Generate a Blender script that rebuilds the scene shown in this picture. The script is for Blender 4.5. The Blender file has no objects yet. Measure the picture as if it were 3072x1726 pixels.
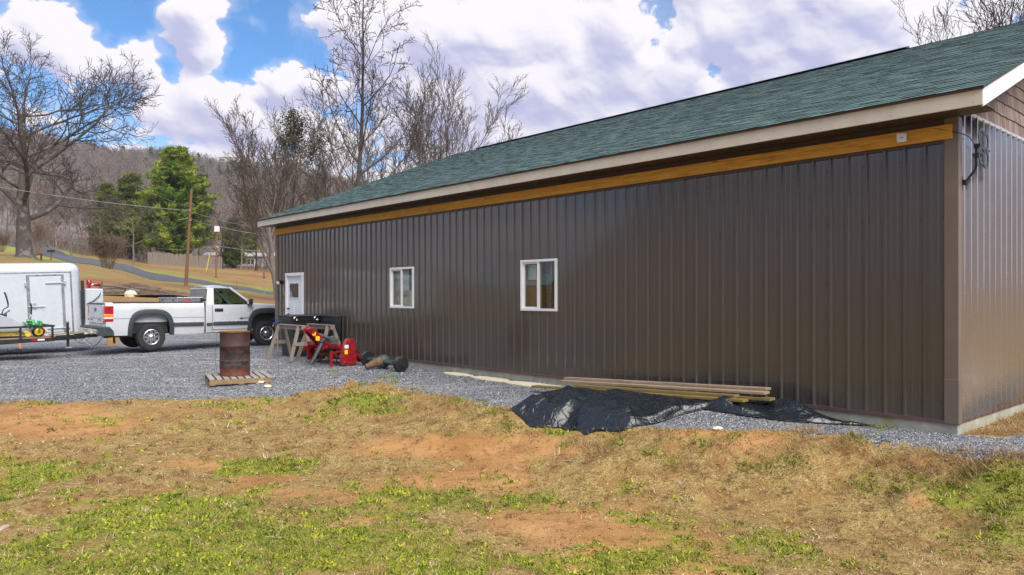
import bpy, math, random
import numpy as np
from mathutils import Vector, Matrix
R = math.radians
random.seed(7)
scene = bpy.context.scene
COL = scene.collection

# ------------------------------------------------------------------ camera
F, CX, HZ, ZC = 2229.0, 1536.0, 888.0, 1.585      # focal length, centre and horizon in photo pixels, eye height
cam_d = bpy.data.cameras.new('camera')
cam_d.sensor_width = 36.0
cam_d.lens = 36.0 * F / 3072.0
cam_d.shift_y = (HZ - 863.0) / 3072.0
cam_d.clip_start = 0.1
cam_d.clip_end = 6000.0
cam = bpy.data.objects.new('camera', cam_d)
cam.location = (0, 0, ZC)
cam.rotation_euler = (R(90), 0, 0)
COL.objects.link(cam)
scene.camera = cam

def pix(u, v, d):
    return Vector(((u - CX) / F * d, d, ZC - (v - HZ) / F * d))

# ------------------------------------------------------------------ light
SUN_AZ, SUN_EL = 146.0, 48.0          # compass-like: degrees clockwise from +Y (view direction), elevation
sun_vec = Vector((math.sin(R(SUN_AZ)) * math.cos(R(SUN_EL)), math.cos(R(SUN_AZ)) * math.cos(R(SUN_EL)), math.sin(R(SUN_EL))))
sun_d = bpy.data.lights.new('sun', 'SUN')
sun_d.energy = 3.0
sun_d.angle = R(50)
sun_d.color = (1.0, 0.93, 0.84)
sun = bpy.data.objects.new('sun', sun_d)
sun.rotation_euler = sun_vec.to_track_quat('Z', 'Y').to_euler()
COL.objects.link(sun)

vs = scene.view_settings
vs.view_transform = 'Standard'
vs.look = 'None'
vs.exposure = 1.02
vs.gamma = 1.0
vs.use_curve_mapping = False
scene.cycles.use_denoising = True
scene.cycles.denoising_prefilter = 'NONE'

# ------------------------------------------------------------------ sky with cumulus clouds (by world direction)
world = bpy.data.worlds.new('World')
scene.world = world
world.use_nodes = True
wt = world.node_tree
wt.nodes.clear()
WN, WL = wt.nodes, wt.links
SKY = 0.1
def wmath(op, a, b=None, clamp=False):
    n = WN.new('ShaderNodeMath'); n.operation = op; n.use_clamp = clamp
    for i, x in enumerate((a, b)):
        if x is None: continue
        if isinstance(x, (int, float)): n.inputs[i].default_value = x
        else: WL.new(x, n.inputs[i])
    return n.outputs[0]
def wrange(x, a, b, c, d, smooth=True):
    n = WN.new('ShaderNodeMapRange'); n.interpolation_type = 'SMOOTHSTEP' if smooth else 'LINEAR'
    WL.new(x, n.inputs['Value'])
    for k, val in zip(('From Min', 'From Max', 'To Min', 'To Max'), (a, b, c, d)): n.inputs[k].default_value = val
    return n.outputs['Result']
def wmix(f, a, b):
    n = WN.new('ShaderNodeMix'); n.data_type = 'RGBA'
    if isinstance(f, (int, float)): n.inputs[0].default_value = f
    else: WL.new(f, n.inputs[0])
    for i, x in ((6, a), (7, b)):
        if isinstance(x, tuple): n.inputs[i].default_value = (*x, 1)
        else: WL.new(x, n.inputs[i])
    return n.outputs[2]
sky = WN.new('ShaderNodeTexSky')
sky.sky_type = 'NISHITA'
sky.sun_disc = False
sky.sun_elevation = R(SUN_EL)
sky.sun_rotation = R(SUN_AZ)
sky.altitude = 200.0
sky.air_density = 0.85
sky.dust_density = 0.3
sky.ozone_density = 5.0
# cumulus banks: coverage and self-shading worked out over azimuth and elevation of the whole upper sky
SW, SH = 6144, 1536
AZ = ((np.arange(SW) + .5)/SW - .25)*2*math.pi; AZ = (AZ + math.pi) % (2*math.pi) - math.pi
EL = (np.arange(SH) + .5)/SH*math.pi/2
def onoise(f, fy, seed):
    r_ = np.random.default_rng(seed); gw, gh = max(3, int(2*math.pi*f)), int(math.pi/2*fy) + 3
    G = r_.random((gh, gw)).astype(np.float32); G = np.concatenate([G, G[:, :1]], 1)
    x = (np.arange(SW) + .5)/SW*gw; y = EL*fy; xi = x.astype(int); yi = y.astype(int); fx = (x-xi).astype(np.float32); fy_ = (y-yi).astype(np.float32)
    fx = fx*fx*(3-2*fx); fy_ = fy_*fy_*(3-2*fy_)
    T = G[yi]*(1-fy_[:, None]) + G[yi+1]*fy_[:, None]
    return T[:, xi]*(1-fx) + T[:, xi+1]*fx
def ofbm(f, oc, seed, rough=.5, billow=False, ay=1.3):
    s_ = 0; a_ = 1.0; tot = 0
    for k in range(oc):
        n_ = onoise(f, f*ay, seed+k*7); n_ = np.abs(2*n_-1) if billow else n_
        s_ = s_ + n_*a_; tot += a_; a_ *= rough; f *= 2.02
    return s_/tot
def smooth(a, b, x): t = np.clip((x-a)/(b-a), 0, 1); return t*t*(3-2*t)
# banks of cloud and clear gaps: photo pixel, radius in photo pixels, weight
BANKS = [(1690, 190, 330, .36), (1960, 230, 280, .36), (1480, 330, 300, .30), (2330, 90, 330, .36), (2620, 190, 330, .26), (1180, 70, 300, .36), (1320, 250, 260, .26),
         (200, 110, 125, .45), (285, 165, 110, .40), (415, 165, 95, .45), (595, 60, 110, .50), (600, 140, 80, .35), (545, 325, 110, .30), (690, 310, 95, .34), (600, 400, 150, .12), (865, 222, 72, .62), (820, 275, 75, .45),
         (430, 290, 120, .22), (120, 260, 160, .2), (955, 262, 60, .34), (60, 60, 120, .22), (790, 95, 40, .25), (2060, 180, 70, .2),
         (375, 60, 120, -.55), (765, 120, 135, -.50), (730, 225, 100, -.42), (1990, 55, 105, -.75), (1965, 130, 60, -.4), (2165, 238, 85, -.55), (955, 150, 90, -.30), (500, 225, 50, -.35), (1010, 240, 60, -.2)]
acc = np.zeros((SH, SW), np.float32)
for (u, v, rad, w) in BANKS:
    dv = (pix(u, v, 10.0) - Vector((0, 0, ZC))).normalized(); az, el = math.atan2(dv.x, dv.y), math.asin(dv.z)
    da = (AZ - az + math.pi) % (2*math.pi) - math.pi
    rr_ = rad/F*1.2; cols = np.abs(da)*math.cos(el) < rr_; rws = np.abs(EL-el) < rr_
    if cols.any() and rws.any():
        d_ = np.sqrt((da[cols][None]*math.cos(el))**2 + (EL[rws][:, None]-el)**2)/rr_
        acc[np.ix_(rws, cols)] += w*smooth(1, 0, d_)
acc = np.clip(acc, -.6, .46)
fb = ofbm(5, 8, 3, .52); bl = ofbm(13, 6, 50, .56, True, 1.15); low = ofbm(1.6, 3, 90)
Fd = acc + 1.05*(fb-.5) + .80*(bl-.36) + .5*(low-.47) + 0.06*smooth(.30, .04, EL)[:, None] + .22*smooth(.20, .08, EL)[:, None]
# curl the edges
wx = ((ofbm(30, 4, 200)-.5)*36).astype(int); wy = ((ofbm(30, 4, 230)-.5)*36).astype(int)
JJ, II = np.indices((SH, SW), sparse=True)
Fd = Fd[np.clip(JJ+wy, 0, SH-1), (II+wx) % SW]
Tk = np.clip(Fd-.02, 0, .8)
def blur(a, k):
    c = np.cumsum(np.concatenate([a[:, -k:], a, a[:, :k]], 1), 1); a = (c[:, 2*k:]-c[:, :-2*k])[:, :SW]/(2*k)
    p_ = np.concatenate([a[:1].repeat(k, 0), a, a[-1:].repeat(k, 0)]); c = np.cumsum(p_, 0); return (c[2*k:]-c[:-2*k])[:SH]/(2*k)
Tb = blur(Tk, 20)
over = np.zeros_like(Tk)
for k in range(1, 9):
    sh_ = k*10; up = np.concatenate([Tb[sh_:], np.repeat(Tb[-1:], sh_, 0)]); over += np.roll(up, -k*3, 1)
over = over/8
def facing(T, g): gy, gx = np.gradient(T); return (.62*.5 + (-gx*g*.35 - gy*g*.70))/np.sqrt(1*.25 + (gx*g)**2 + (gy*g)**2)
ndl = .36*facing(blur(Tk, 3), 14.0) + .40*facing(blur(Tk, 10), 30.0) + .24*facing(Tb, 39.0)
lit = np.clip(.01 + .68*np.clip(ndl*1.25-.10, 0, 1) + .40*np.exp(-3.6*over) - .16*smooth(.2, .7, Tb), 0, 1)
lit = smooth(.04, .80, lit)
mk = np.maximum(smooth(.03, .11, Fd), smooth(-.22, .08, Fd)*.26)
px = np.zeros((SH*2, SW, 4), np.float32); px[SH:, :, 0] = mk; px[SH:, :, 1] = lit; px[:SH, :, 0] = mk[0]; px[:SH, :, 1] = lit[0]; px[..., 3] = 1
cimg = bpy.data.images.new('cloud_cover', SW, SH*2, float_buffer=False); cimg.colorspace_settings.name = 'Non-Color'; cimg.pixels.foreach_set(px.ravel()); cimg.update(); cimg.pack()
del px
env = WN.new('ShaderNodeTexEnvironment'); env.image = cimg; env.interpolation = 'Cubic'
sc_ = WN.new('ShaderNodeSeparateColor'); WL.new(env.outputs['Color'], sc_.inputs[0])
CS = 1.0 / SKY
cloud_col = wmix(sc_.outputs[1], (0.255 * CS, 0.265 * CS, 0.39 * CS), (0.51 * CS, 0.49 * CS, 0.52 * CS))
mask = sc_.outputs[0]
tint = WN.new('ShaderNodeMix'); tint.data_type = 'RGBA'; tint.blend_type = 'MULTIPLY'; tint.inputs[0].default_value = 1.0
WL.new(sky.outputs[0], tint.inputs[6]); tint.inputs[7].default_value = (0.52, 0.84, 0.98, 1)
col = wmix(mask, tint.outputs[2], cloud_col)
bg = WN.new('ShaderNodeBackground'); bg.inputs['Strength'].default_value = SKY
WL.new(col, bg.inputs['Color'])
wo = WN.new('ShaderNodeOutputWorld'); WL.new(bg.outputs[0], wo.inputs['Surface'])

# ------------------------------------------------------------------ mesh helpers
class MB:
    def __init__(s): s.v = []; s.f = []
    def add(s, vs_, fs_):
        o = len(s.v); s.v += [tuple(p) for p in vs_]; s.f += [tuple(i + o for i in q) for q in fs_]; return s
    def box(s, x0, x1, y0, y1, z0, z1):
        return s.add([(x0,y0,z0),(x1,y0,z0),(x1,y1,z0),(x0,y1,z0),(x0,y0,z1),(x1,y0,z1),(x1,y1,z1),(x0,y1,z1)],
                     [(0,3,2,1),(4,5,6,7),(0,1,5,4),(1,2,6,5),(2,3,7,6),(3,0,4,7)])
    def beam(s, p, q, w, h, up=(0,0,1)):
        p, q = Vector(p), Vector(q); d = (q - p).normalized(); up = Vector(up)
        if abs(d.dot(up)) > .98: up = Vector((1,0,0))
        sx = d.cross(up).normalized(); sy = sx.cross(d).normalized()
        c = [(-w/2,-h/2),(w/2,-h/2),(w/2,h/2),(-w/2,h/2)]
        return s.add([e + sx*a + sy*b for e in (p, q) for a, b in c], [(3,2,1,0),(4,5,6,7),(0,1,5,4),(1,2,6,5),(2,3,7,6),(3,0,4,7)])
    def tube(s, pts, r, n=8, cap=True):
        pts = [Vector(p) for p in pts]; m = len(pts)
        rr = r if isinstance(r, (list, tuple)) else [r]*m
        vs_, fs_ = [], []; ref = None
        for i, p in enumerate(pts):
            d = (pts[min(i+1, m-1)] - pts[max(i-1, 0)])
            d = d.normalized() if d.length > 1e-9 else Vector((0,0,1))
            if ref is None: ref = Vector((0,0,1)) if abs(d.z) < .9 else Vector((1,0,0))
            x = d.cross(ref)
            if x.length < 1e-4: x = d.cross(Vector((.3,1,.2)))
            x.normalize(); y = d.cross(x); ref = x.cross(d)
            for k in range(n):
                a = 2*math.pi*k/n
                vs_.append(p + x*(math.cos(a)*rr[i]) + y*(math.sin(a)*rr[i]))
        for i in range(m-1):
            for k in range(n):
                k2 = (k+1) % n
                fs_.append((i*n+k, i*n+k2, (i+1)*n+k2, (i+1)*n+k))
        if cap:
            fs_.append(tuple(range(n-1, -1, -1))); fs_.append(tuple((m-1)*n+k for k in range(n)))
        return s.add(vs_, fs_)
    def lathe(s, prof, n=24, axis='z', c=(0,0,0), cap=True):
        vs_, fs_ = [], []; m = len(prof)
        for r, h in prof:
            for k in range(n):
                a = 2*math.pi*k/n; x, y = r*math.cos(a), r*math.sin(a)
                p = (x, y, h) if axis == 'z' else (x, h, y) if axis == 'y' else (h, x, y)
                vs_.append((p[0]+c[0], p[1]+c[1], p[2]+c[2]))
        for i in range(m-1):
            for k in range(n):
                k2 = (k+1) % n; fs_.append((i*n+k, i*n+k2, (i+1)*n+k2, (i+1)*n+k))
        if cap:
            if prof[0][0] > 1e-6: fs_.append(tuple(range(n-1,-1,-1)))
            if prof[-1][0] > 1e-6: fs_.append(tuple((m-1)*n+k for k in range(n)))
        return s.add(vs_, fs_)
    def prism(s, poly, a0, a1, plane='xz'):
        n = len(poly)
        def P(p, a): return (p[0], a, p[1]) if plane == 'xz' else (p[0], p[1], a) if plane == 'xy' else (a, p[0], p[1])
        return s.add([P(p, a0) for p in poly] + [P(p, a1) for p in poly],
                     [tuple(range(n-1,-1,-1)), tuple(range(n, 2*n))] + [(i, (i+1) % n, (i+1) % n + n, i + n) for i in range(n)])
    def grid(s, rows):
        m, n = len(rows), len(rows[0])
        return s.add([p for r in rows for p in r], [(i*n+j, i*n+j+1, (i+1)*n+j+1, (i+1)*n+j) for i in range(m-1) for j in range(n-1)])
    def xf(s, M, start=0):
        s.v = s.v[:start] + [tuple(M @ Vector(p)) for p in s.v[start:]]; return s
    def mesh(s, name, mat=None, smooth=None):
        me = bpy.data.meshes.new(name); me.from_pydata(s.v, [], s.f); me.update()
        if mat: me.materials.append(mat)
        import bmesh
        bm = bmesh.new(); bm.from_mesh(me); bmesh.ops.recalc_face_normals(bm, faces=bm.faces); bm.to_mesh(me); bm.free()
        if smooth is not None:
            me.polygons.foreach_set('use_smooth', [True]*len(me.polygons)); me.set_sharp_from_angle(angle=R(smooth))
        return me
    def build(s, name, mat, parent=None, smooth=None, bevel=0, loc=None, rot=None):
        return obj(name, s.mesh(name, mat, smooth), parent, bevel, loc, rot)
def obj(name, me, parent=None, bevel=0, loc=None, rot=None):
    o = bpy.data.objects.new(name, me); COL.objects.link(o)
    if parent is not None: o.parent = parent
    if loc is not None: o.location = loc
    if rot is not None: o.rotation_euler = rot
    if bevel:
        m = o.modifiers.new('bevel', 'BEVEL'); m.width = bevel; m.segments = 2; m.limit_method = 'ANGLE'; m.angle_limit = R(35)
    return o
def tag(o, label, cat, group=None, kind=None):
    if label: o['label'] = label
    if cat: o['category'] = cat
    if group: o['group'] = group
    if kind: o['kind'] = kind
    return o
def thing(name, label, cat, loc=(0,0,0), rz=0.0, group=None, rot=None):
    o = bpy.data.objects.new(name, None); COL.objects.link(o); o.empty_display_size = .2
    o.location = loc; o.rotation_euler = rot if rot else (0, 0, rz)
    return tag(o, label, cat, group)
def np_mesh(name, V, T, mat, tone=None, smooth=False):
    V = np.asarray(V, dtype=np.float32); T = np.asarray(T, dtype=np.int32)
    k = T.shape[1]
    me = bpy.data.meshes.new(name)
    me.vertices.add(len(V)); me.vertices.foreach_set('co', V.ravel())
    me.loops.add(T.size); me.loops.foreach_set('vertex_index', T.ravel())
    me.polygons.add(len(T)); me.polygons.foreach_set('loop_start', np.arange(0, T.size, k, dtype=np.int32))
    me.polygons.foreach_set('loop_total', np.full(len(T), k, dtype=np.int32))
    if smooth: me.polygons.foreach_set('use_smooth', np.ones(len(T), dtype=bool))
    if tone is not None:
        for nm, arr in (tone.items() if isinstance(tone, dict) else (('tone', tone),)):
            a = me.attributes.new(nm, 'FLOAT', 'POINT'); a.data.foreach_set('value', np.asarray(arr, dtype=np.float32))
    me.update(calc_edges=True); me.validate()
    if mat: me.materials.append(mat)
    return me
TXT = {}
def text_part(body, size, mat, parent, loc, rot, name='lettering', depth=.002, xs=1.0):
    if body in TXT: me = TXT[body].copy(); me.materials.append(mat); o = obj(name, me, parent, 0, loc, rot); o.scale = (xs, 1, 1); return o
    c = bpy.data.curves.new(name, 'FONT'); c.body = body; c.size = size; c.extrude = depth; c.align_x = 'CENTER'; c.align_y = 'CENTER'
    t = bpy.data.objects.new(name, c); COL.objects.link(t)
    dg = bpy.context.evaluated_depsgraph_get()
    me = bpy.data.meshes.new_from_object(t.evaluated_get(dg)); me.name = name
    bpy.data.objects.remove(t); bpy.data.curves.remove(c)
    me.materials.clear(); me.materials.append(mat)
    o = obj(name, me, parent, 0, loc, rot); o.scale = (xs, 1, 1)
    return o

for w_, sz_ in (('CHEVROLET', .062), ('STOP', .30)):      # letter shapes made once while the scene is still small
    o_ = text_part(w_, sz_, None, None, (0, 0, 0), (0, 0, 0)); TXT[w_] = o_.data; bpy.data.objects.remove(o_); TXT[w_].materials.clear()
# numpy value noise
def vnoise(x, y, seed=0):
    x = np.asarray(x, dtype=np.float64); y = np.asarray(y, dtype=np.float64)
    xi, yi = np.floor(x).astype(np.int64), np.floor(y).astype(np.int64)
    fx, fy = x - xi, y - yi
    def h(a, b):
        n = (a * 374761393 + b * 668265263 + seed * 974711) & 0x7fffffff
        n = ((n ^ (n >> 13)) * 1274126177) & 0x7fffffff
        return ((n ^ (n >> 16)) & 0xffff) / 65535.0
    ux, uy = fx*fx*(3-2*fx), fy*fy*(3-2*fy)
    return (h(xi, yi)*(1-ux) + h(xi+1, yi)*ux)*(1-uy) + (h(xi, yi+1)*(1-ux) + h(xi+1, yi+1)*ux)*uy
def fbm(x, y, oct=4, seed=0):
    s = 0.0; a = .5; f = 1.0
    for i in range(oct):
        s = s + a * vnoise(np.asarray(x)*f, np.asarray(y)*f, seed + i*17); a *= .5; f *= 2.03
    return s / (1 - .5**oct)
def sstep(a, b, x):
    t = np.clip((np.asarray(x) - a) / (b - a), 0, 1); return t*t*(3-2*t)

# ------------------------------------------------------------------ materials
class NT:
    def __init__(s, name):
        s.m = bpy.data.materials.new(name); s.m.use_nodes = True; s.t = s.m.node_tree; s.N = s.t.nodes; s.L = s.t.links
        s.b = s.N['Principled BSDF']
    def put(s, sock, x):
        if x is None: return
        if hasattr(x, 'is_linked') or isinstance(x, bpy.types.NodeSocket): s.L.new(x, sock)
        elif isinstance(x, tuple) and len(x) == 3 and sock.type == 'RGBA': sock.default_value = (*x, 1)
        else: sock.default_value = x
    def coord(s, kind='Object'):
        if kind == 'Position': return s.N.new('ShaderNodeNewGeometry').outputs['Position']
        return s.N.new('ShaderNodeTexCoord').outputs[kind]
    def scale(s, vec, sc):
        n = s.N.new('ShaderNodeVectorMath'); n.operation = 'MULTIPLY'; s.L.new(vec, n.inputs[0]); n.inputs[1].default_value = sc; return n.outputs[0]
    def noise(s, vec, scale, detail=4, rough=.55, dist=0.0):
        n = s.N.new('ShaderNodeTexNoise'); s.L.new(vec, n.inputs['Vector'])
        n.inputs['Scale'].default_value = scale; n.inputs['Detail'].default_value = detail; n.inputs['Roughness'].default_value = rough; n.inputs['Distortion'].default_value = dist
        return n.outputs['Fac']
    def voro(s, vec, scale, feature='F1', rnd=1.0):
        n = s.N.new('ShaderNodeTexVoronoi'); n.feature = feature; s.L.new(vec, n.inputs['Vector']); n.inputs['Scale'].default_value = scale; n.inputs['Randomness'].default_value = rnd
        return n.outputs
    def ramp(s, fac, stops, mode='LINEAR'):
        n = s.N.new('ShaderNodeValToRGB'); n.color_ramp.interpolation = mode; e = n.color_ramp.elements
        while len(e) < len(stops): e.new(.5)
        for el, (p, c) in zip(e, stops): el.position = p; el.color = (*c, 1) if len(c) == 3 else c
        s.L.new(fac, n.inputs[0]); return n.outputs[0]
    def mix(s, f, a, b, blend='MIX'):
        n = s.N.new('ShaderNodeMix'); n.data_type = 'RGBA'; n.blend_type = blend
        s.put(n.inputs[0], f); s.put(n.inputs[6], a); s.put(n.inputs[7], b); return n.outputs[2]
    def math(s, op, a, b=None, clamp=False):
        n = s.N.new('ShaderNodeMath'); n.operation = op; n.use_clamp = clamp; s.put(n.inputs[0], a); s.put(n.inputs[1], b); return n.outputs[0]
    def rng(s, x, a, b, c=0.0, d=1.0):
        n = s.N.new('ShaderNodeMapRange'); n.interpolation_type = 'SMOOTHSTEP'; s.L.new(x, n.inputs[0])
        for i, val in enumerate((a, b, c, d)): n.inputs[i+1].default_value = val
        return n.outputs[0]
    def attr(s, name):
        n = s.N.new('ShaderNodeAttribute'); n.attribute_name = name; return n.outputs['Fac']
    def rand(s):
        g = s.N.new('ShaderNodeNewGeometry').outputs['Random Per Island']; o = s.N.new('ShaderNodeObjectInfo').outputs['Random']
        return s.math('FRACT', s.math('ADD', g, o))
    def bump(s, h, strength=.3, dist=.01, prev=None):
        n = s.N.new('ShaderNodeBump'); n.inputs['Strength'].default_value = strength; n.inputs['Distance'].default_value = dist
        s.L.new(h, n.inputs['Height'])
        if prev is not None: s.L.new(prev, n.inputs['Normal'])
        s.L.new(n.outputs[0], s.b.inputs['Normal']); return n.outputs[0]
    def done(s, color=None, rough=None, metal=None, spec=None):
        s.put(s.b.inputs['Base Color'], color); s.put(s.b.inputs['Roughness'], rough); s.put(s.b.inputs['Metallic'], metal); s.put(s.b.inputs['Specular IOR Level'], spec)
        return s.m
def pm(name, c, rough=.5, var=.18, scale=6.0, bump=0.0, metal=0.0, spec=.5, dirt=None, dirt_amt=.5, stretch=(1,1,1), coat=0.0):
    t = NT(name); v = t.scale(t.coord('Object'), stretch)
    n = t.noise(v, scale, 6, .6)
    lo = tuple(x*(1-var) for x in c); hi = tuple(min(1, x*(1+var)) for x in c)
    colr = t.ramp(n, [(.3, lo), (.7, hi)])
    if dirt:
        d = t.noise(v, scale*.45, 8, .65, .4); colr = t.mix(t.rng(d, .62-.25*dirt_amt, .75, 0, .85), colr, dirt)
    rg = t.rng(t.noise(v, scale*2.3, 4), .3, .7, max(0, rough-.08), min(1, rough+.08))
    if bump: t.bump(t.noise(v, scale*6, 5), bump, .004)
    if coat: t.b.inputs['Coat Weight'].default_value = coat; t.b.inputs['Coat Roughness'].default_value = .08
    return t.done(colr, rg, metal, spec)
M = {}
M['white_paint'] = pm('white_paint', (.50,.545,.585), .3, .05, 3, dirt=(.38,.38,.36), dirt_amt=.12, coat=.4)
M['truck_paint'] = pm('truck_paint', (.50,.52,.555), .28, .04, 2, dirt=(.36,.34,.31), dirt_amt=.14, coat=.5)
M['black_plastic'] = pm('black_plastic', (.022,.025,.028), .45, .3, 9)
M['grey_plastic'] = pm('grey_plastic', (.030,.040,.046), .5, .2, 6)
M['rubber'] = pm('rubber', (.016,.016,.017), .75, .3, 14, .2, dirt=(.07,.06,.05), dirt_amt=.2)
M['chrome'] = pm('chrome', (.68,.69,.70), .16, .1, 8, metal=1.0)
M['alloy'] = pm('alloy', (.60,.60,.60), .3, .1, 10, metal=1.0)
M['aluminium'] = pm('aluminium', (.55,.57,.6), .35, .12, 8, metal=1.0)
M['steel_grey'] = pm('steel_grey', (.30,.32,.34), .45, .2, 8, metal=.7)
M['black_steel'] = pm('black_steel', (.015,.016,.018), .4, .3, 8, dirt=(.09,.05,.03), dirt_amt=.1)
M['red_lens'] = pm('red_lens', (.33,.012,.02), .15, .12, 20, coat=.6)
M['amber_lens'] = pm('amber_lens', (.75,.24,.02), .2, .1, 20, coat=.6)
M['clear_lens'] = pm('clear_lens', (.65,.62,.58), .15, .1, 20, coat=.6)
M['red_paint'] = pm('red_paint', (.27,.007,.014), .3, .15, 5, dirt=(.10,.02,.015), dirt_amt=.25, coat=.4)
M['yellow_paint'] = pm('yellow_paint', (.74,.50,.04), .4, .12, 7, dirt=(.30,.22,.08), dirt_amt=.25)
M['green_paint'] = pm('green_paint', (.02,.25,.06), .4, .15, 7, dirt=(.12,.14,.06), dirt_amt=.2)
M['grey_sheet'] = pm('grey_sheet', (.36,.38,.41), .45, .1, 5, dirt=(.26,.24,.2), dirt_amt=.3)
M['orange'] = pm('orange', (.8,.2,.04), .5, .15, 9)
M['white_plastic'] = pm('white_plastic', (.72,.73,.74), .4, .05, 6, dirt=(.5,.48,.44), dirt_amt=.15)
M['vinyl_white'] = pm('vinyl_white', (.78,.78,.78), .35, .04, 6, dirt=(.55,.53,.48), dirt_amt=.12)
M['door_paint'] = pm('door_paint', (.66,.70,.72), .4, .04, 3, dirt=(.5,.5,.48), dirt_amt=.12)
M['fascia'] = pm('fascia', (.60,.55,.45), .6, .08, 3, .1, dirt=(.42,.38,.30), dirt_amt=.2)
M['soffit'] = pm('soffit', (.058,.036,.027), .5, .2, 5)
M['trim_brown'] = pm('trim_brown', (.155,.118,.092), .42, .08, 3, spec=.45)
M['base_trim'] = pm('base_trim', (.12,.065,.055), .45, .15, 5)
M['rake_white'] = pm('rake_white', (.70,.70,.70), .5, .06, 2, .05, dirt=(.5,.48,.46), dirt_amt=.2)
M['band'] = pm('band', (.40,.38,.38), .35, .08, 5)
M['concrete'] = pm('concrete', (.33,.32,.26), .85, .25, 5, .4, dirt=(.27,.25,.09), dirt_amt=.55)
M['rust'] = pm('rust', (.16,.065,.03), .8, .5, 8, .4, dirt=(.05,.025,.02), dirt_amt=.5)
M['diff_case'] = pm('diff_case', (.15,.09,.04), .75, .4, 9, .3, dirt=(.06,.04,.03), dirt_amt=.5)
M['dull_green'] = pm('dull_green', (.05,.075,.07), .6, .3, 8, .2, dirt=(.10,.07,.045), dirt_amt=.35)
M['blue_cast'] = pm('blue_cast', (.012,.03,.16), .35, .2, 9)
M['galv'] = pm('galv', (.42,.45,.46), .45, .15, 9, metal=.6)
M['asphalt'] = pm('asphalt', (.085,.083,.095), .9, .25, 3, .3)
M['ivory'] = pm('ivory', (.66,.6,.42), .7, .15, 5)
M['curtain'] = pm('curtain', (.50,.43,.32), .9, .2, 4)
M['plywood'] = pm('plywood', (.30,.17,.09), .8, .25, 4, stretch=(1,1,.15))
M['paper'] = pm('paper', (.7,.68,.62), .8, .03, 4)
M['dark_int'] = pm('dark_int', (.03,.028,.026), .8, .3, 4)
M['decal_yellow'] = pm('decal_yellow', (.85,.55,.02), .4, .05, 4)
M['decal_white'] = pm('decal_white', (.75,.75,.75), .4, .05, 4)
M['sign_red'] = pm('sign_red', (.5,.03,.03), .4, .1, 4)
M['far_wall'] = pm('far_wall', (.52,.54,.56), .7, .1, .6)
M['brick_far'] = pm('brick_far', (.22,.12,.09), .8, .2, 2)
M['roof_far'] = pm('roof_far', (.38,.36,.34), .7, .1, .5)
M['window_far'] = pm('window_far', (.05,.06,.07), .15, .2, 1)

def wood(name, c, dark, ring=9.0, rough=.75, knot=True, var=.3):
    t = NT(name); o = t.coord('Object'); inf = t.N.new('ShaderNodeObjectInfo').outputs['Random']
    off = t.N.new('ShaderNodeVectorMath'); off.operation = 'ADD'; t.L.new(o, off.inputs[0])
    cmb = t.N.new('ShaderNodeCombineXYZ'); t.L.new(t.math('MULTIPLY', inf, 31.0), cmb.inputs[0]); t.L.new(t.math('MULTIPLY', inf, 17.0), cmb.inputs[2]); t.L.new(cmb.outputs[0], off.inputs[1])
    v = t.scale(off.outputs[0], (.35, 6.0, 6.0))
    g = t.noise(v, ring, 6, .6, 1.2)
    c1 = t.ramp(g, [(.32, dark), (.55, c), (.75, tuple(min(1, x*(1+var)) for x in c))])
    if knot:
        k = t.voro(t.scale(off.outputs[0], (1.1, 5.0, 5.0)), 1.35)[0]
        c1 = t.mix(t.rng(k, .03, .11, .9, 0.0), c1, tuple(x*.35 for x in dark))
    c1 = t.mix(t.math('MULTIPLY', inf, .3), c1, tuple(x*.7 for x in c))
    t.bump(g, .25, .003)
    return t.done(c1, rough, 0.0, .3)
M['beam_wood'] = wood('beam_wood', (.60,.315,.045), (.36,.15,.016), 7)
M['grey_wood'] = wood('grey_wood', (.27,.225,.185), (.12,.095,.075), 10)
M['pallet_wood'] = wood('pallet_wood', (.36,.33,.30), (.20,.17,.14), 10)
M['pallet_tan'] = wood('pallet_tan', (.30,.20,.11), (.15,.09,.04), 9)
M['lumber'] = wood('lumber', (.38,.285,.195), (.21,.14,.08), 9)
M['lumber_green'] = wood('lumber_green', (.25,.185,.062), (.11,.065,.018), 9)
M['pole_wood'] = wood('pole_wood', (.23,.125,.065), (.10,.05,.028), 6, knot=False)
M['crate_wood'] = wood('crate_wood', (.55,.33,.09), (.36,.19,.04), 9)

def steel_panel():
    t = NT('brown_steel'); o = t.coord('Object')
    n = t.noise(t.scale(o, (1, 1, .3)), 1.3, 5)
    c = t.ramp(n, [(.3, (.037,.029,.0225)), (.7, (.043,.034,.0265))])
    z = t.N.new('ShaderNodeSeparateXYZ'); t.L.new(o, z.inputs[0])
    splash = t.math('MULTIPLY', t.rng(z.outputs[2], .1, .75, .45, 0), t.noise(o, 9, 6))
    c = t.mix(splash, c, (.12,.10,.08))
    t.bump(t.noise(t.scale(o, (1,1,.25)), 3.5, 2), .03, .02)
    t.b.inputs['Coat Weight'].default_value = 1.0; t.b.inputs['Coat Roughness'].default_value = .10; t.b.inputs['Coat IOR'].default_value = 1.55
    return t.done(c, t.rng(t.noise(o, 3, 3), .3, .7, .36, .42), 0.0, .6)
M['brown_steel'] = steel_panel()
def gable_steel_sheen():
    t = NT('gable_steel_sheen'); o = t.coord('Object')  # brown panels given a silver base: the sky's sheen is put into the colour
    c = t.ramp(t.noise(t.scale(o, (1,1,.3)), 1.3, 5), [(.3, (.50,.48,.48)), (.7, (.55,.53,.53))])
    return t.done(c, t.rng(t.noise(o, 4, 3), .3, .7, .15, .2), 0.95, .9)
M['gable_steel_sheen'] = gable_steel_sheen()
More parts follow.
